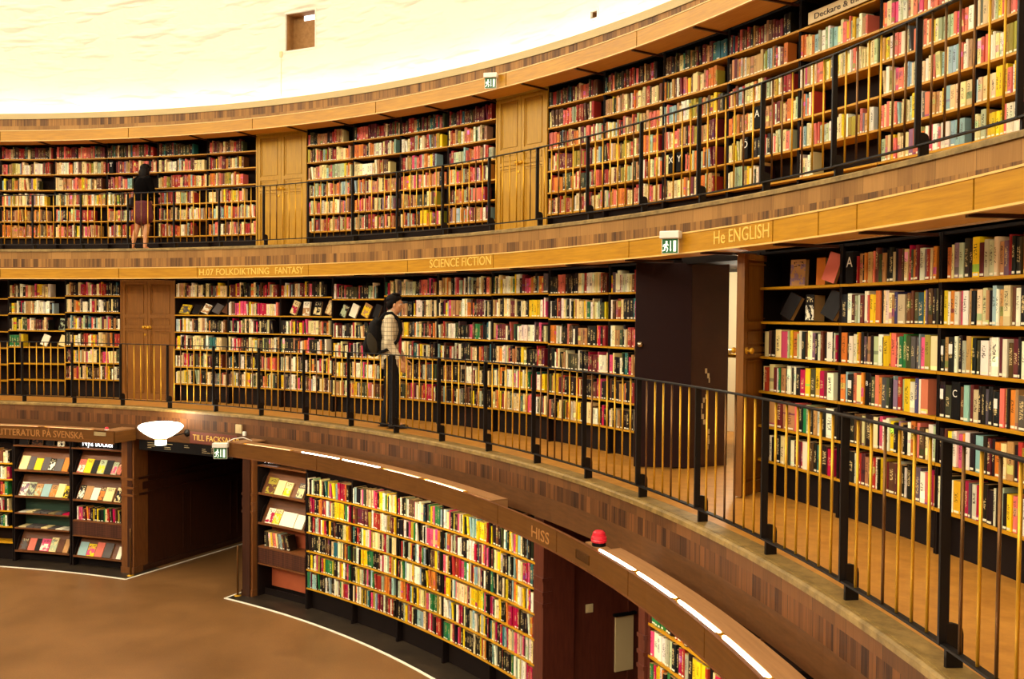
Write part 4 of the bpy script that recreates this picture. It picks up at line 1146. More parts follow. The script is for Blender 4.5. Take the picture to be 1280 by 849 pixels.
F = Matrix.Translation(pol(12.08, 37.5, 2.365)); o = empty('beacon', F, 'crimson ribbed warning beacon standing on the trough above the corridor', 'warning light')
mb = MB(); mb.lathe([(0, .03), (.062, .03), (.066, .045), (.062, .055), (.064, .06), (.06, .075), (.055, .08), (.05, .105), (.035, .12), (0, .125)], F, 24); mb.build('dome', M['red'], o)
mb = MB(); mb.lathe([(0, 0), (.055, 0), (.055, .03), (0, .032)], F, 24); mb.build('base', M['black'], o)
mb = MB(); mb.arc(12.03, 12.13, 36.9, 38.2, 2.353, 2.365); struct(mb, 'trim_7', M['lid'])
o = empty('alarm_light', frame_at(85.75, 12.03, 2.365), 'small red alarm light on the trough left of the passage', 'alarm light')
mb = MB(); mb.lathe([(0, .014), (.028, .014), (.03, .025), (.022, .045), (0, .05)], Matrix.Translation(pol(12.03, 85.75, 2.37)), 16); mb.build('dome', M['red'], o, smooth=True)
mb = MB(); mb.lathe([(0, 0), (.034, 0), (.034, .014), (0, .015)], Matrix.Translation(pol(12.03, 85.75, 2.37)), 16); mb.build('base', M['whiteplastic'], o)
for t, lab in ((86.15, 'brass coloured vent grille on the trough left of the passage'), (37.95, 'bronze vent grille on the trough board beside the crimson beacon')):
    F = frame_at(t, 11.981, 2.24 + (.035 if t > 80 else -.02)); o = empty('vent_grille', F, lab, 'vent grille', 'vent grilles')
    mb = MB(); W = .125
    for q in ((-W, W, 0, .006), (-W, W, .07, .076), (-W, -W + .006, 0, .076), (W - .006, W, 0, .076)): mb.box(q[0], q[1], -.006, 0, q[2], q[3], F)
    mb.build('frame', M['brassbrown'], o)
    for k in range(5):
        mb = MB(); mb.box(-W + .006, W - .006, -.004, 0, .01 + .012 * k, .016 + .012 * k, F); mb.build('slat', M['brassbrown'] if t < 80 else M['cream'], o)

w = wall_frame(P2L, A2)
F = w @ Matrix.Translation((.586, 0, 1.127))
o = empty('light_switch', F, 'square cream light switch on the dark corridor wall', 'light switch')
mb = MB(); mb.box(-.045, .045, -.012, 0, -.045, .045, F, bev=.003); mb.build('plate', M['cream'], o)
mb = MB(); mb.box(-.018, .018, -.017, -.012, -.03, .03, F, bev=.002); mb.build('rocker', M['cream'], o)
F = w @ Matrix.Translation((1.02, 0, .40))
o = empty('notice_board', F, 'pale notice board with a dark top rail on the dark corridor wall', 'notice board')
mb = MB(); mb.box(-.115, .115, -.02, 0, -.0, .6, F, bev=.003); mb.build('board', M['cream'], o)
mb = MB(); mb.box(-.14, .14, -.045, 0, .6, .63, F, bev=.004); mb.build('top_rail', M['black'], o)

for t, R, lab in ((85.44, 12.45, 'brass bumper rod at the pillar left of the passage'), (75.15, 12.45, 'brass bumper rod at the pillar right of the passage')):
    F = Matrix.Translation(pol(R, t, 0)); o = empty('bumper_rod', F, lab, 'bumper rod', 'brass rods at the passage mouth')
    mb = MB(); mb.lathe([(0, .012), (.017, .012), (.017, .745), (.012, .757), (0, .76)], F, 14); mb.build('rod', M['brassbrown'], o, smooth=True)
    mb = MB(); mb.lathe([(0, .004), (.055, .004), (.055, .012), (.02, .02), (0, .02)], F, 20); mb.build('base_plate', M['brass'], o, smooth=True)
# ------------------------------------------------------------------ people
def blob(parts, voxel, smooth=4):
    """parts: ('c', p0, r0, p1, r1) tapered limb | ('e', centre, (rx, ry, rz), matrix3) ellipsoid -> one closed skin"""
    bm = bmesh.new()
    for p in parts:
        if p[0] == 'e':
            c, r = Vector(p[1]), p[2]; rot = p[3].to_4x4() if len(p) > 3 else Matrix.Identity(4)
            bmesh.ops.create_uvsphere(bm, u_segments=20, v_segments=14, radius=1., matrix=Matrix.Translation(c) @ rot @ Matrix.Diagonal((*r, 1)))
        else:
            a, ra, b, rb = Vector(p[1]), p[2], Vector(p[3]), p[4]; d = b - a; n = 6
            q = d.to_track_quat('Z', 'Y').to_matrix().to_4x4()
            sq = p[5] if len(p) > 5 else 1.
            bmesh.ops.create_cone(bm, cap_ends=True, segments=18, radius1=ra, radius2=rb, depth=d.length, matrix=Matrix.Translation((a + b) / 2) @ q)
            for c, r in ((a, ra), (b, rb)): bmesh.ops.create_uvsphere(bm, u_segments=18, v_segments=10, radius=r, matrix=Matrix.Translation(c))
    me = bpy.data.meshes.new('tmp'); bm.to_mesh(me); bm.free()
    ob = bpy.data.objects.new('tmp', me); COL.objects.link(ob)
    r = ob.modifiers.new('r', 'REMESH'); r.mode = 'VOXEL'; r.voxel_size = voxel
    if smooth:
        s = ob.modifiers.new('s', 'SMOOTH'); s.iterations = smooth; s.factor = .5
    bpy.context.view_layer.update()
    e = bpy.data.meshes.new_from_object(ob.evaluated_get(bpy.context.evaluated_depsgraph_get()))
    bpy.data.objects.remove(ob); bpy.data.meshes.remove(me)
    return e

def part(parent, name, parts, mat, voxel=.008, smooth=4, **k):
    me = blob(parts, voxel, smooth); me.name = name; me.materials.clear(); me.materials.append(mat)
    me.polygons.foreach_set('use_smooth', [True] * len(me.polygons))
    o = bpy.data.objects.new(name, me); COL.objects.link(o); o.parent = parent; WM[o.name] = WM[parent.name]
    return tag(o, **k)

def hand(wrist, d, palmn, side, curl=.35, L=.185):
    """palm and five fingers; d: direction of the hand, palmn: direction the palm faces, side: towards the thumb"""
    d, n, s = Vector(d).normalized(), Vector(palmn).normalized(), Vector(side).normalized()
    w = Vector(wrist); out = [('c', w, .024, w + d * .03, .026)]
    pc = L * .52
    for k in range(4):
        o = s * (.030 - .020 * k)
        out.append(('c', w + d * .02 + o * .6, .0135, w + d * pc + o, .0125))
        ln = L * (.40, .46, .43, .33)[k]; p = w + d * pc + o; a = .15
        for j, f in enumerate((.42, .33, .25)):
            a += curl * (.8 if j else .5)
            q = p + (d * math.cos(a) + n * math.sin(a)) * ln * f
            out.append(('c', p, .0098 - .0012 * j, q, .009 - .0012 * j)); p = q
    p = w + d * .03 + s * .022
    for j, (f, a) in enumerate(((.042, .9), (.034, .6), (.026, .35))):
        q = p + (d * math.cos(a) + s * math.sin(a) + n * .25).normalized() * f
        out.append(('c', p, .0135 - .002 * j, q, .0125 - .002 * j)); p = q
    return out

def head(c, R3, f=1.):
    """skull, face, nose, lips, ears; R3 maps head axes (x right, y forward) to the body"""
    P = lambda x, y, z: Vector(c) + R3 @ Vector((x * f, y * f, z * f))
    E = lambda x, y, z, r: ('e', P(x, y, z), tuple(v * f for v in r), R3)
    return [E(0, -.012, .045, (.074, .092, .082)), E(0, .02, -.02, (.062, .072, .085)), E(0, .052, -.078, (.032, .03, .026)), E(0, .03, -.06, (.05, .05, .05)),
            ('c', P(0, .086, .03), .010 * f, P(0, .106, -.012), .0135 * f), E(-.011, .094, -.015, (.011, .01, .009)), E(.011, .094, -.015, (.011, .01, .009)),
            E(0, .083, -.046, (.022, .012, .007)), E(0, .080, -.057, (.019, .012, .008)), E(0, .078, .045, (.055, .018, .012)),
            E(.076, -.005, -.005, (.010, .019, .031)), E(-.076, -.005, -.005, (.010, .019, .031)), E(.04, .066, -.008, (.022, .02, .02)), E(-.04, .066, -.008, (.022, .02, .02))]

def eyes(parent, c, R3, f, white, dark, hair):
    P = lambda x, y, z: Vector(c) + R3 @ Vector((x * f, y * f, z * f))
    for s in (-1, 1):
        e = part(parent, 'eye', [('e', P(s * .031, .077, .016), (.0125, .0125, .0105))], white, .003, 0)
        part(e, 'iris', [('e', P(s * .031, .0865, .016), (.0058, .0045, .0058))], dark, .0015, 0)
        part(parent, 'eyebrow', [('c', P(s * .016, .092, .041), .0045, P(s * .048, .078, .043), .0035)], hair, .003, 1)

SKIN = NT('skin').out(lin(206, 148, 104), .5, **{'Subsurface Weight': .05})
HAIR = wood('dark_hair', lin(10, 6, 5), lin(26, 15, 11), .6, 4, 60, uv=False, spec=.1)
EYEW, EYED = plain('eye_white', lin(225, 210, 190), .3), plain('iris_brown', lin(30, 16, 10), .3)
DENIM = mottled('dark_denim', lin(20, 20, 24), lin(44, 42, 44), 60., .9, spec=.1)
SHOE = plain('black_shoe', lin(28, 20, 18), .5)

def plaid():
    t = NT('plaid_shirt_cloth'); oc = t.n('ShaderNodeTexCoord').outputs['Object']
    x = t.n('ShaderNodeSeparateXYZ', {0: oc})
    def stripe(s, n, wd): return t.m('LESS_THAN', t.m('FRACT', t.m('MULTIPLY', s, n)), wd)
    hz = stripe(x.outputs[2], 18., .2); vt = t.m('MAXIMUM', stripe(x.outputs[1], 18., .2), stripe(x.outputs[0], 18., .2))
    col = t.mix(t.m('MULTIPLY', hz, .5), lin(216, 196, 160), lin(92, 72, 58)); col = t.mix(t.m('MULTIPLY', vt, .4), col, lin(96, 76, 62))
    return t.out(col, .8)
PLAID = plaid()

def I3(yaw=0., pitch=0.): return Matrix.Rotation(yaw, 3, 'Z') @ Matrix.Rotation(pitch, 3, 'X')

# --- the man with the backpack: local x = his right, y = the way he faces
def body_frame(x, y, z, fx, fy):
    m = Matrix.Identity(4); f = Vector((fx, fy, 0)).normalized()
    m[0][0], m[1][0] = f.y, -f.x; m[0][1], m[1][1] = f.x, f.y
    m.translation = (x, y, z); return m
MF = body_frame(5.93, 11.44, Z2 + .001, .93, .36)
man = empty('person', MF, 'person with a black backpack in plaid shirt and dark jeans on the middle gallery', 'person')
V = Vector
hip, kneeR, kneeL, ankR, ankL = V((0, -.02, .93)), V((.095, .05, .50)), V((-.095, -.02, .50)), V((.10, .03, .085)), V((-.10, -.10, .085))
hipR, hipL = V((.09, -.02, .90)), V((-.09, -.02, .90))
shR, shL = V((.175, -.03, 1.43)), V((-.175, -.03, 1.43))
elR, elL = V((.225, -.03, 1.13)), V((-.22, .0, 1.13))
wrR, wrL = V((.225, .12, .90)), V((-.20, .14, .92))
chest, neck, hd = V((0, -.02, 1.28)), V((0, -.005, 1.50)), V((0, .035, 1.632))
R3 = I3(0, -.10)
limb = lambda a, ra, b, rb: ('c', a, ra, b, rb)
bodyparts = head(hd, R3) + [limb(V((0, -.015, 1.44)), .062, V((0, .015, 1.56)), .054), ('e', chest, (.155, .10, .2)), ('e', V((0, -.02, 1.05)), (.135, .095, .16)), ('e', hip, (.15, .105, .12)),
    limb(shR, .05, elR, .042), limb(elR, .041, wrR, .027), limb(shL, .05, elL, .042), limb(elL, .041, wrL, .027),
    limb(hipR, .08, kneeR, .052), limb(kneeR, .05, ankR, .036), limb(hipL, .08, kneeL, .052), limb(kneeL, .05, ankL, .036),
    limb(ankR, .036, V((.105, .13, .045)), .03), limb(ankL, .036, V((-.105, .0, .045)), .03), limb(shL, .05, shR, .05)]
bodyparts += hand(wrR, (0, .25, -.95), (-1, .15, 0), (0, .95, .25), .35) + hand(wrL, (0, .25, -.95), (1, .15, 0), (0, .95, .25), .35)
part(man, 'body', bodyparts, SKIN, .0055, 3)
eyes(man, hd, R3, 1., EYEW, EYED, HAIR)
H = lambda x, y, z: hd + R3 @ V((x, y, z))
part(man, 'hair', [('e', H(0, -.026, .066), (.084, .098, .082), R3), ('e', H(0, -.062, .0), (.075, .055, .078), R3), ('e', H(0, .046, .1), (.06, .038, .03), R3), ('e', H(.068, -.03, .03), (.018, .045, .05), R3),
                   ('e', H(-.068, -.03, .03), (.018, .045, .05), R3), ('e', H(.02, .0, .14), (.05, .06, .022), R3), ('e', H(0, -.10, .06), (.05, .03, .05), R3)], HAIR, .006, 3)
part(man, 'shirt', [('e', V((0, -.025, 1.30)), (.185, .128, .20)), ('e', V((0, -.03, 1.08)), (.165, .128, .20)), ('e', V((0, -.035, .93)), (.172, .135, .10)), limb(V((-.13, -.02, 1.445)), .062, V((.13, -.02, 1.445)), .062),
                    limb(shR, .068, elR, .062), limb(elR, .06, wrR + V((0, -.03, .05)), .043), limb(shL, .068, elL, .062), limb(elL, .06, wrL + V((0, -.03, .05)), .043),
                    limb(V((0, -.03, 1.47)), .078, V((0, -.01, 1.515)), .066), ('e', V((.09, .07, .88)), (.06, .035, .09)), ('e', V((.06, -.11, .86)), (.09, .04, .08))], PLAID, .008, 3)
part(man, 'undershirt', [('e', V((.0, .085, 1.12)), (.055, .04, .23))], plain('crimson_cloth', lin(178, 26, 50), .8), .008, 2)
part(man, 'trousers', [('e', V((0, -.025, .91)), (.158, .118, .11)), limb(hipR, .098, kneeR, .076), limb(kneeR, .074, ankR + V((0, -.005, .0)), .066), limb(hipL, .098, kneeL, .076), limb(kneeL, .074, ankL + V((0, -.005, .0)), .066)], DENIM, .008, 3)
for a, dx in ((ankR, .012), (ankL, -.012)):
    sh = part(man, 'shoe', [('e', a + V((dx, .0, -.038)), (.045, .062, .046)), limb(a + V((dx, -.035, -.05)), .034, a + V((dx, .10, -.052)), .032), ('e', a + V((dx, .135, -.055)), (.045, .062, .028))], SHOE, .006, 3)
    part(sh, 'sole', [('e', a + V((dx, .05, -.076)), (.048, .15, .0085))], M['black'], .004, 1)
# backpack worn on both shoulders
pk = empty('backpack', MF @ Matrix.Translation((0, -.26, .98)), 'black backpack with grey side panel worn by the person in plaid', 'backpack')
WMp = MF
def bpart(name, parts, mat, parent=pk, vx=.008, sm=4):
    me = blob(parts, vx, sm); me.name = name; me.materials.clear(); me.materials.append(mat)
    me.transform((WM[pk.name].inverted() @ MF))
    me.polygons.foreach_set('use_smooth', [True] * len(me.polygons))
    o = bpy.data.objects.new(name, me); COL.objects.link(o); o.parent = parent; WM[o.name] = WM[pk.name]; return o
NYL = plain('black_nylon', lin(15, 11, 10), .8, **{'Specular IOR Level': .15}); NYG = plain('grey_nylon', lin(54, 46, 34), .8, **{'Specular IOR Level': .15})
bd = bpart('main_bag', [('e', V((0, -.23, 1.24)), (.155, .10, .20)), ('e', V((0, -.24, 1.08)), (.165, .115, .14)), ('e', V((0, -.20, 1.38)), (.115, .07, .09))], NYL)
bpart('front_pocket', [('e', V((0, -.325, 1.08)), (.125, .06, .12)), ('e', V((0, -.305, 1.18)), (.115, .05, .09))], NYL)
for s in (-1, 1):
    bpart('side_panel', [('e', V((s * .135, -.255, 1.12)), (.035, .065, .15), Matrix.Rotation(.25, 3, 'X'))], NYG)
    pts = [V((s * .11, -.17, 1.42)), V((s * .115, -.09, 1.515)), V((s * .12, .0, 1.52)), V((s * .125, .085, 1.43)), V((s * .135, .115, 1.30)), V((s * .16, .08, 1.16)), V((s * .178, -.03, 1.05)), V((s * .15, -.16, 1.0))]
    bpart('shoulder_strap', [('c', a, .022, b, .022) for a, b in zip(pts[:-1], pts[1:])], NYL, vx=.007)
mb = MB(); mb.tube([MF @ V((-.03, -.14, 1.45)), MF @ V((-.025, -.15, 1.49)), MF @ V((.025, -.15, 1.49)), MF @ V((.03, -.14, 1.45))], .008, 8); mb.build('grab_handle', NYL, pk)
mb = MB(); mb.tube([MF @ V((-.15, -.27, 1.2)), MF @ V((-.1, -.32, 1.33)), MF @ V((0, -.33, 1.38)), MF @ V((.1, -.32, 1.33)), MF @ V((.15, -.27, 1.2))], .005, 6); mb.build('zip', NYG, bd)

# --- the woman with long dark hair on the upper gallery, seen from behind
t_w = 91.3; pw = pol(14.38, t_w, Z3 + .001); rad = er(t_w)
WF = body_frame(pw.x, pw.y, pw.z, rad.x + .12, rad.y)
wom = empty('person', WF, 'person with long dark hair, black top and maroon skirt on the upper gallery', 'person')
k = .92
q = lambda x, y, z: V((x * k, y * k, z * k))
hd = q(.02, .055, 1.585); R3 = I3(-.15, -.18)
hipR, hipL, knR, knL, anR, anL = q(.085, 0, .90), q(-.085, 0, .90), q(.075, .03, .50), q(-.15, .02, .50), q(.06, -.01, .085), q(-.25, -.03, .085)
shR, shL, elR, elL, wrR, wrL = q(.16, 0, 1.41), q(-.16, 0, 1.41), q(.215, .05, 1.13), q(-.215, .06, 1.14), q(.15, .25, 1.12), q(-.20, .25, 1.06)
part(wom, 'body', head(hd, R3, .94) + [limb(q(0, -.01, 1.42), .05, q(.01, .03, 1.53), .046), ('e', q(0, 0, 1.26), (.13, .085, .18)), ('e', q(0, 0, 1.03), (.115, .08, .15)), ('e', q(0, -.01, .92), (.145, .105, .11)),
     limb(shR, .042, elR, .036), limb(elR, .035, wrR, .024), limb(shL, .042, elL, .036), limb(elL, .035, wrL, .024),
     limb(hipR, .078, knR, .048), limb(knR, .046, (knR * .7 + anR * .3) + V((0, -.012, 0)), .05), limb((knR * .7 + anR * .3) + V((0, -.012, 0)), .05, anR, .031), limb(hipL, .078, knL, .048),
     limb(knL, .046, (knL * .7 + anL * .3) + V((0, -.012, 0)), .05), limb((knL * .7 + anL * .3) + V((0, -.012, 0)), .05, anL, .031), limb(anR, .031, anR + V((.01, .11, -.045)), .026), limb(anL, .031, anL + V((-.01, .11, -.045)), .026)]
     + hand(wrR, (-.2, .9, .1), (-1, 0, -.2), (0, 0, 1), .5, .165) + hand(wrL, (.1, .9, -.3), (1, 0, -.2), (0, .2, 1), .5, .165), SKIN, .0055, 3)
eyes(wom, hd, R3, .94, EYEW, EYED, HAIR)
H = lambda x, y, z: hd + R3 @ V((x, y, z))
part(wom, 'hair', [('e', H(0, -.018, .05), (.088, .098, .085), R3), ('e', hd + V((0, -.06, -.06)), (.098, .062, .13)), ('e', hd + V((.0, -.075, -.19)), (.105, .05, .13)), ('c', hd + V((.07, -.02, .02)), .026, hd + V((.085, -.04, -.22)), .03),
                   ('c', hd + V((-.07, -.02, .02)), .026, hd + V((-.085, -.04, -.22)), .03), ('e', H(0, .05, .09), (.065, .04, .03), R3)], HAIR, .007, 3)
mb = MB(); mb.tube([WF @ H(.094 * math.cos(a), -.012 + .03 * math.sin(a), .05 + .092 * math.sin(a)) for a in [PI * i / 12 for i in range(13)]], .005, 6); mb.build('hair_band', M['black'], wom)
BLK = plain('black_knit', lin(10, 7, 7), .95, **{'Specular IOR Level': .05})
part(wom, 'top', [('e', q(0, -.005, 1.27), (.165, .112, .2)), ('e', q(0, -.005, 1.05), (.15, .108, .19)), limb(q(-.12, 0, 1.42), .058, q(.12, 0, 1.42), .058), limb(shR, .06, elR, .052), limb(elR, .05, wrR, .036), limb(shL, .06, elL, .052), limb(elL, .05, wrL, .036)], BLK, .008, 3)
part(wom, 'skirt', [('e', q(0, -.005, .93), (.168, .125, .09)), ('c', q(-.035, 0, .90), .135, q(-.045, 0, .69), .155), ('c', q(.035, 0, .90), .135, q(.045, 0, .69), .155)], mottled('maroon_cloth', lin(74, 26, 34), lin(104, 40, 48), 40., .9), .009, 2)
for a, dx in ((anR, .006), (anL, -.006)):
    sh = part(wom, 'shoe', [('e', a + V((dx, -.005, -.045)), (.034, .045, .03)), ('e', a + V((dx, .075, -.055)), (.038, .075, .023))], SHOE, .005, 2)
    part(sh, 'sole', [('e', a + V((dx, .04, -.073)), (.038, .115, .0055))], M['black'], .003, 1)
# her shoulder bag and the pink folder under her arm
F = WF @ Matrix.Translation((-.235, .02, .80)); bg = empty('handbag', F, 'small dark handbag hanging at the side of the person with long hair', 'handbag')
def hb(name, parts, mat, parent=bg):
    me = blob(parts, .007, 3); me.name = name; me.materials.clear(); me.materials.append(mat); me.transform(WM[bg.name].inverted() @ WF)
    me.polygons.foreach_set('use_smooth', [True] * len(me.polygons))
    o = bpy.data.objects.new(name, me); COL.objects.link(o); o.parent = parent; WM[o.name] = WM[bg.name]; return o
hb('bag_body', [('e', V((-.265, .03, .90)), (.045, .11, .10)), ('e', V((-.265, .03, .86)), (.05, .12, .06))], plain('dark_leather', lin(40, 30, 34), .5))
hb('strap', [('c', V((-.265, .03, .98)), .011, V((-.225, .03, 1.15)), .011), ('c', V((-.225, .03, 1.15)), .011, V((-.15, -.01, 1.365)), .011)], plain('dark_strap', lin(36, 26, 26), .5))

# ------------------------------------------------------------------ camera
CAMLOC = Vector((11.0909, 0, 4.2080))
CX = Matrix(((0.9562, 0, 0), (0, 0, 0), (0, 0, 0)))
yaw, pitch, roll, FPX = math.radians(107.01), -.0266, .0087, 1174.2
fw = Vector((math.cos(yaw) * math.cos(pitch), math.sin(yaw) * math.cos(pitch), math.sin(pitch)))
rt = Vector((math.sin(yaw), -math.cos(yaw), 0)); up = rt.cross(fw)
RT, UP = rt * math.cos(roll) + up * math.sin(roll), up * math.cos(roll) - rt * math.sin(roll)
cam = bpy.data.cameras.new('camera'); cam.sensor_width = 36; cam.lens = FPX / 1280 * 36; cam.clip_start = .05; cam.clip_end = 200
co = bpy.data.objects.new('camera', cam); COL.objects.link(co); S.camera = co
m = Matrix.Identity(4)
for i in range(3): m[i][0], m[i][1], m[i][2] = RT[i], UP[i], -fw[i]
m.translation = CAMLOC; co.matrix_world = m
def px(P):
    d = Vector(P) - CAMLOC; a = d.dot(fw)
    if a < .1: return None
    return 640 + FPX * d.dot(RT) / a, 424.5 - FPX * d.dot(UP) / a

# ------------------------------------------------------------------ balusters, nearest as parts
for (o, bal), R, zb, zt in ((RAIL2, 12.5, 2.802, 3.694), (RAIL3, 13.758, 5.388, 6.271)):
    vis = [t for t in bal if (lambda p, q: p and q and -5 < p[0] < 1285 and q[1] > -2 and p[1] < 851)(px(pol(R, t, zt)), px(pol(R, t, zb)))]
    vis.sort(key=lambda t: (pol(R, t, 4) - CAMLOC).length)
    balusters(o, R, zb, zt, bal, vis[:99])

# ------------------------------------------------------------------ build the upright books
def book_geo(b):
    """prism with a rounded spine towards the room; returns verts, faces, uvs, colours"""
    w, h, d = b['w'], b['h'], b['d']; F = frame_at(b['t'], b['R'], b['z'] + .001)
    if b['lean']: F = F @ Matrix.Translation((-w / 2, 0, 0)) @ Matrix.Rotation(-b['lean'], 4, 'Y') @ Matrix.Translation((w / 2, 0, 0))
    return F, w, h, d
V_, F_, U_, C_, S_ = [], [], [], [], []
paper = lin(176, 140, 84)
def add_stuff(b):
    F, w, h, d = book_geo(b); n = len(V_); r = min(.006, w * .25)
    pts = [(-w / 2, r), (-w * .22, 0), (w * .22, 0), (w / 2, r), (w / 2, d), (-w / 2, d)]
    for z in (0, h):
        for x, y in pts: V_.append(tuple(F @ Vector((x, y, z))))
    us = (0, .28, .72, 1)
    for j in range(6):
        a, c = j, (j + 1) % 6
        F_.append((n + a, n + c, n + c + 6, n + a + 6)); S_.append(b['sd']); C_.append(b['col'])
        U_.append([(us[a], 0), (us[c], 0), (us[c], 1), (us[a], 1)] if j < 3 else [(.5, -1.)] * 4)
    F_.append(tuple(range(n + 6, n + 12))); S_.append(b['sd']); C_.append(paper); U_.append([(.5, -1.)] * 6)
def add_single(b, label, group):
    F, w, h, d = book_geo(b); v = []; f = []; uv = []; th = min(.003, w * .2); r = min(.006, w * .25)
    out = [(-w / 2, d), (-w / 2, r), (-w * .22, 0), (w * .22, 0), (w / 2, r), (w / 2, d)]
    inn = [(-w / 2 + th, d), (-w / 2 + th, r + .004), (-w * .18, th), (w * .18, th), (w / 2 - th, r + .004), (w / 2 - th, d)]
    for z in (0, h):
        for x, y in out + inn: v.append((x, y, z))
    us = (0, 0, .28, .72, 1, 1)
    for j in range(5):
        f.append((j, j + 1, j + 13, j + 12)); uv.append([(us[j], 0), (us[j + 1], 0), (us[j + 1], 1), (us[j], 1)] if 0 < j < 4 else [(.5, -1.)] * 4)
        f.append((j + 6, j + 18, j + 19, j + 7)); uv.append([(.5, -1.)] * 4)
        for z in (0, 12):
            f.append((j + z, j + 6 + z, j + 7 + z, j + 1 + z)); uv.append([(.5, -1.)] * 4)
    for j in (0, 5): f.append((j, j + 12, j + 18, j + 6)); uv.append([(.5, -1.)] * 4)
    name = 'shelf_marker' if b['code'] in 'BC' else 'book'
    me = bpy.data.meshes.new(name); me.from_pydata(v, [], f); me.materials.append(M['book'] if name == 'book' else M['black'])
    l = me.uv_layers.new(name='UVMap'); l.data.foreach_set('uv', [c for q in uv for p in q for c in p])
    setattrs(me, [b['col']] * len(f), [b['sd']] * len(f)); me.update()
    o = bpy.data.objects.new(name, me); COL.objects.link(o); o.matrix_world = F; WM[o.name] = F
    tag(o, label, 'book' if name == 'book' else 'shelf marker', group)
    mb = MB(); mb.box(-w / 2 + th, w / 2 - th, r + .004, d - .004, .003, h - .005, F); mb.build('pages', M['paper'], o)
    if b['code'] == 'K':
        mb = MB(); mb.box(-w * .3, w * .3, -.0016, .0, h * .52, h * .8, F); mb.build('spine_label', M['whiteplastic'], o)
    if b['code'] in 'BC':
        Vt, Ft = text_mesh(b['code'], 1.); x0, x1 = min(p[0] for p in Vt), max(p[0] for p in Vt); s = min(.085, w * .8)
        mb = MB(); mb.v = [tuple(F @ Vector(((x - (x0 + x1) / 2) * s, -.001 - dd * .1, h * .6 + y * s))) for x, y, dd in Vt]
        for q in Ft: mb.face(q)
        mb.build('lettering', M['whiteplastic'], o)

rows = {}
for b in BOOKS: rows.setdefault((b['case'], b['row']), []).append(b)
for r in rows.values():
    r.sort(key=lambda b: -b['t'])
    for i, b in enumerate(r): b['n'] = i
def size(b):
    if b['case'] and b['case'][0] in ('1R',) and b['row'] == 0: return 0
    F, w, h, d = book_geo(b)
    a, c, e = px(F @ Vector((-w / 2, 0, 0))), px(F @ Vector((w / 2, 0, 0))), px(F @ Vector((0, 0, h)))
    if not a or not e or a[0] < 0 or c[0] > 1280 or e[1] < 0 or a[1] > 849: return 0
    return abs(c[0] - a[0]) * abs((a[1] + c[1]) / 2 - e[1])
def tallness(b, r):
    hs = sorted(x['h'] for x in r); return 'tall ' if b['h'] > hs[int(len(hs) * .8)] else ('short ' if b['h'] < hs[int(len(hs) * .2)] else '')
rank = sorted(BOOKS, key=size, reverse=True)
single = set(id(b) for b in rank[:300])
for b in BOOKS:
    if id(b) in single or b['code'] in 'BC':
        c = CASES[b['case']]; thick = 'thick ' if b['w'] > .06 else ('thin ' if b['w'] < .02 else '')
        if b['code'] in 'BC': lab = f'black shelf marker with white letter {b["code"]} on the fourth shelf'
        else: lab = f'{thick}{CN[b["code"]]} book, {ORD[b["n"]] if b["n"] < 40 else "last"} from left on {ORD[b["row"]]} shelf, {c["short"]}'
        add_single(b, lab, f'books on the {ORD[b["row"]]} shelf of the {c["short"]}' if b['code'] not in 'BC' else 'letter markers among the books')
    else: add_stuff(b)
me = bpy.data.meshes.new('books'); me.from_pydata(V_, [], F_); me.materials.append(M['book'])
l = me.uv_layers.new(name='UVMap'); l.data.foreach_set('uv', [c for q in U_ for p in q for c in p])
setattrs(me, C_, S_); me.update()
bo = bpy.data.objects.new('books', me); COL.objects.link(bo)
tag(bo, 'thousands of mixed upright books filling the shelves on all three floors', 'books', kind='stuff')
print('BOOKS', len(BOOKS), 'single', len(single))

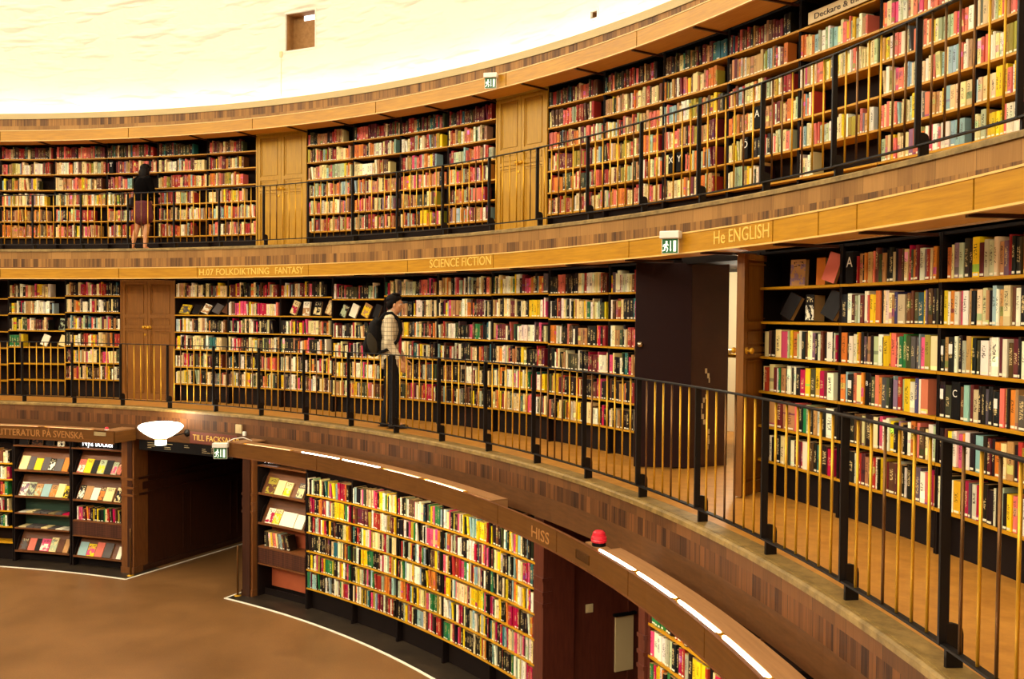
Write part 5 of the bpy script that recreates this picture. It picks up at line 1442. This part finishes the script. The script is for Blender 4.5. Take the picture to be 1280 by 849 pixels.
# ------------------------------------------------------------------ light
def area(name, loc, direction, sx, sy, power, col):
    l = bpy.data.lights.new(name, 'AREA'); l.shape = 'RECTANGLE'; l.size, l.size_y = sx, sy; l.energy = power; l.color = col
    o = bpy.data.objects.new(name, l); COL.objects.link(o)
    o.matrix_world = Matrix.Translation(loc) @ Vector(direction).to_track_quat('-Z', 'Y').to_matrix().to_4x4(); return o
WARM, DAY = (1, .89, .64), (1, .94, .74)
for k in range(20):
    t = k * 18 + 18
    area('window_light', pol(RD - .05, t, 14.2), -er(t) + Vector((0, 0, -.28)), 1.9, 3.2, 225 * (1 + .5 * math.cos(math.radians(t - 212))), DAY)
for k in range(45):                                    # lamps hidden on the cornice, washing the drum
    t = k * 8
    area('cornice_lamp', pol(15.0, t, 8.0), Vector((0, 0, 1)) + er(t) * .15, 2.0, .12, 5.5, (1, .93, .76))
for t in [D1M[0] - 2.2 - 4.39 * k for k in range(5)] + [D1R[0] - 2.2 - 4.5 * k for k in range(5)] + [71.7, 89.2, 94, 99, 103.6]:
    area('trough_lamp', pol(12.06, t, 2.29), er(t) * .55 + Vector((0, 0, -.83)), .8, .05, 4, WARM)
pl = bpy.data.lights.new('bowl_lamp', 'POINT'); pl.energy = 9; pl.color = WARM; pl.shadow_soft_size = .1
po = bpy.data.objects.new('bowl_lamp', pl); COL.objects.link(po); po.location = pol(12.2, 80.6, 2.62)
pl = bpy.data.lights.new('office_lamp', 'POINT'); pl.energy = 95; pl.color = (1, .9, .7); pl.shadow_soft_size = .25
po = bpy.data.objects.new('office_lamp', pl); COL.objects.link(po); po.location = pol(15.4, 46, 4.5)

w = bpy.data.worlds.new('world'); S.world = w; w.use_nodes = True
w.node_tree.nodes['Background'].inputs[0].default_value = (1, .95, .85, 1); w.node_tree.nodes['Background'].inputs[1].default_value = .1
vs = S.view_settings; vs.view_transform = 'Standard'; vs.look = 'None'; vs.gamma = 1; vs.exposure = .62; vs.use_curve_mapping = False
S.cycles.max_bounces = 8; S.cycles.diffuse_bounces = 4; S.cycles.glossy_bounces = 3; S.cycles.sample_clamp_indirect = 6.
S.cycles.use_denoising = True
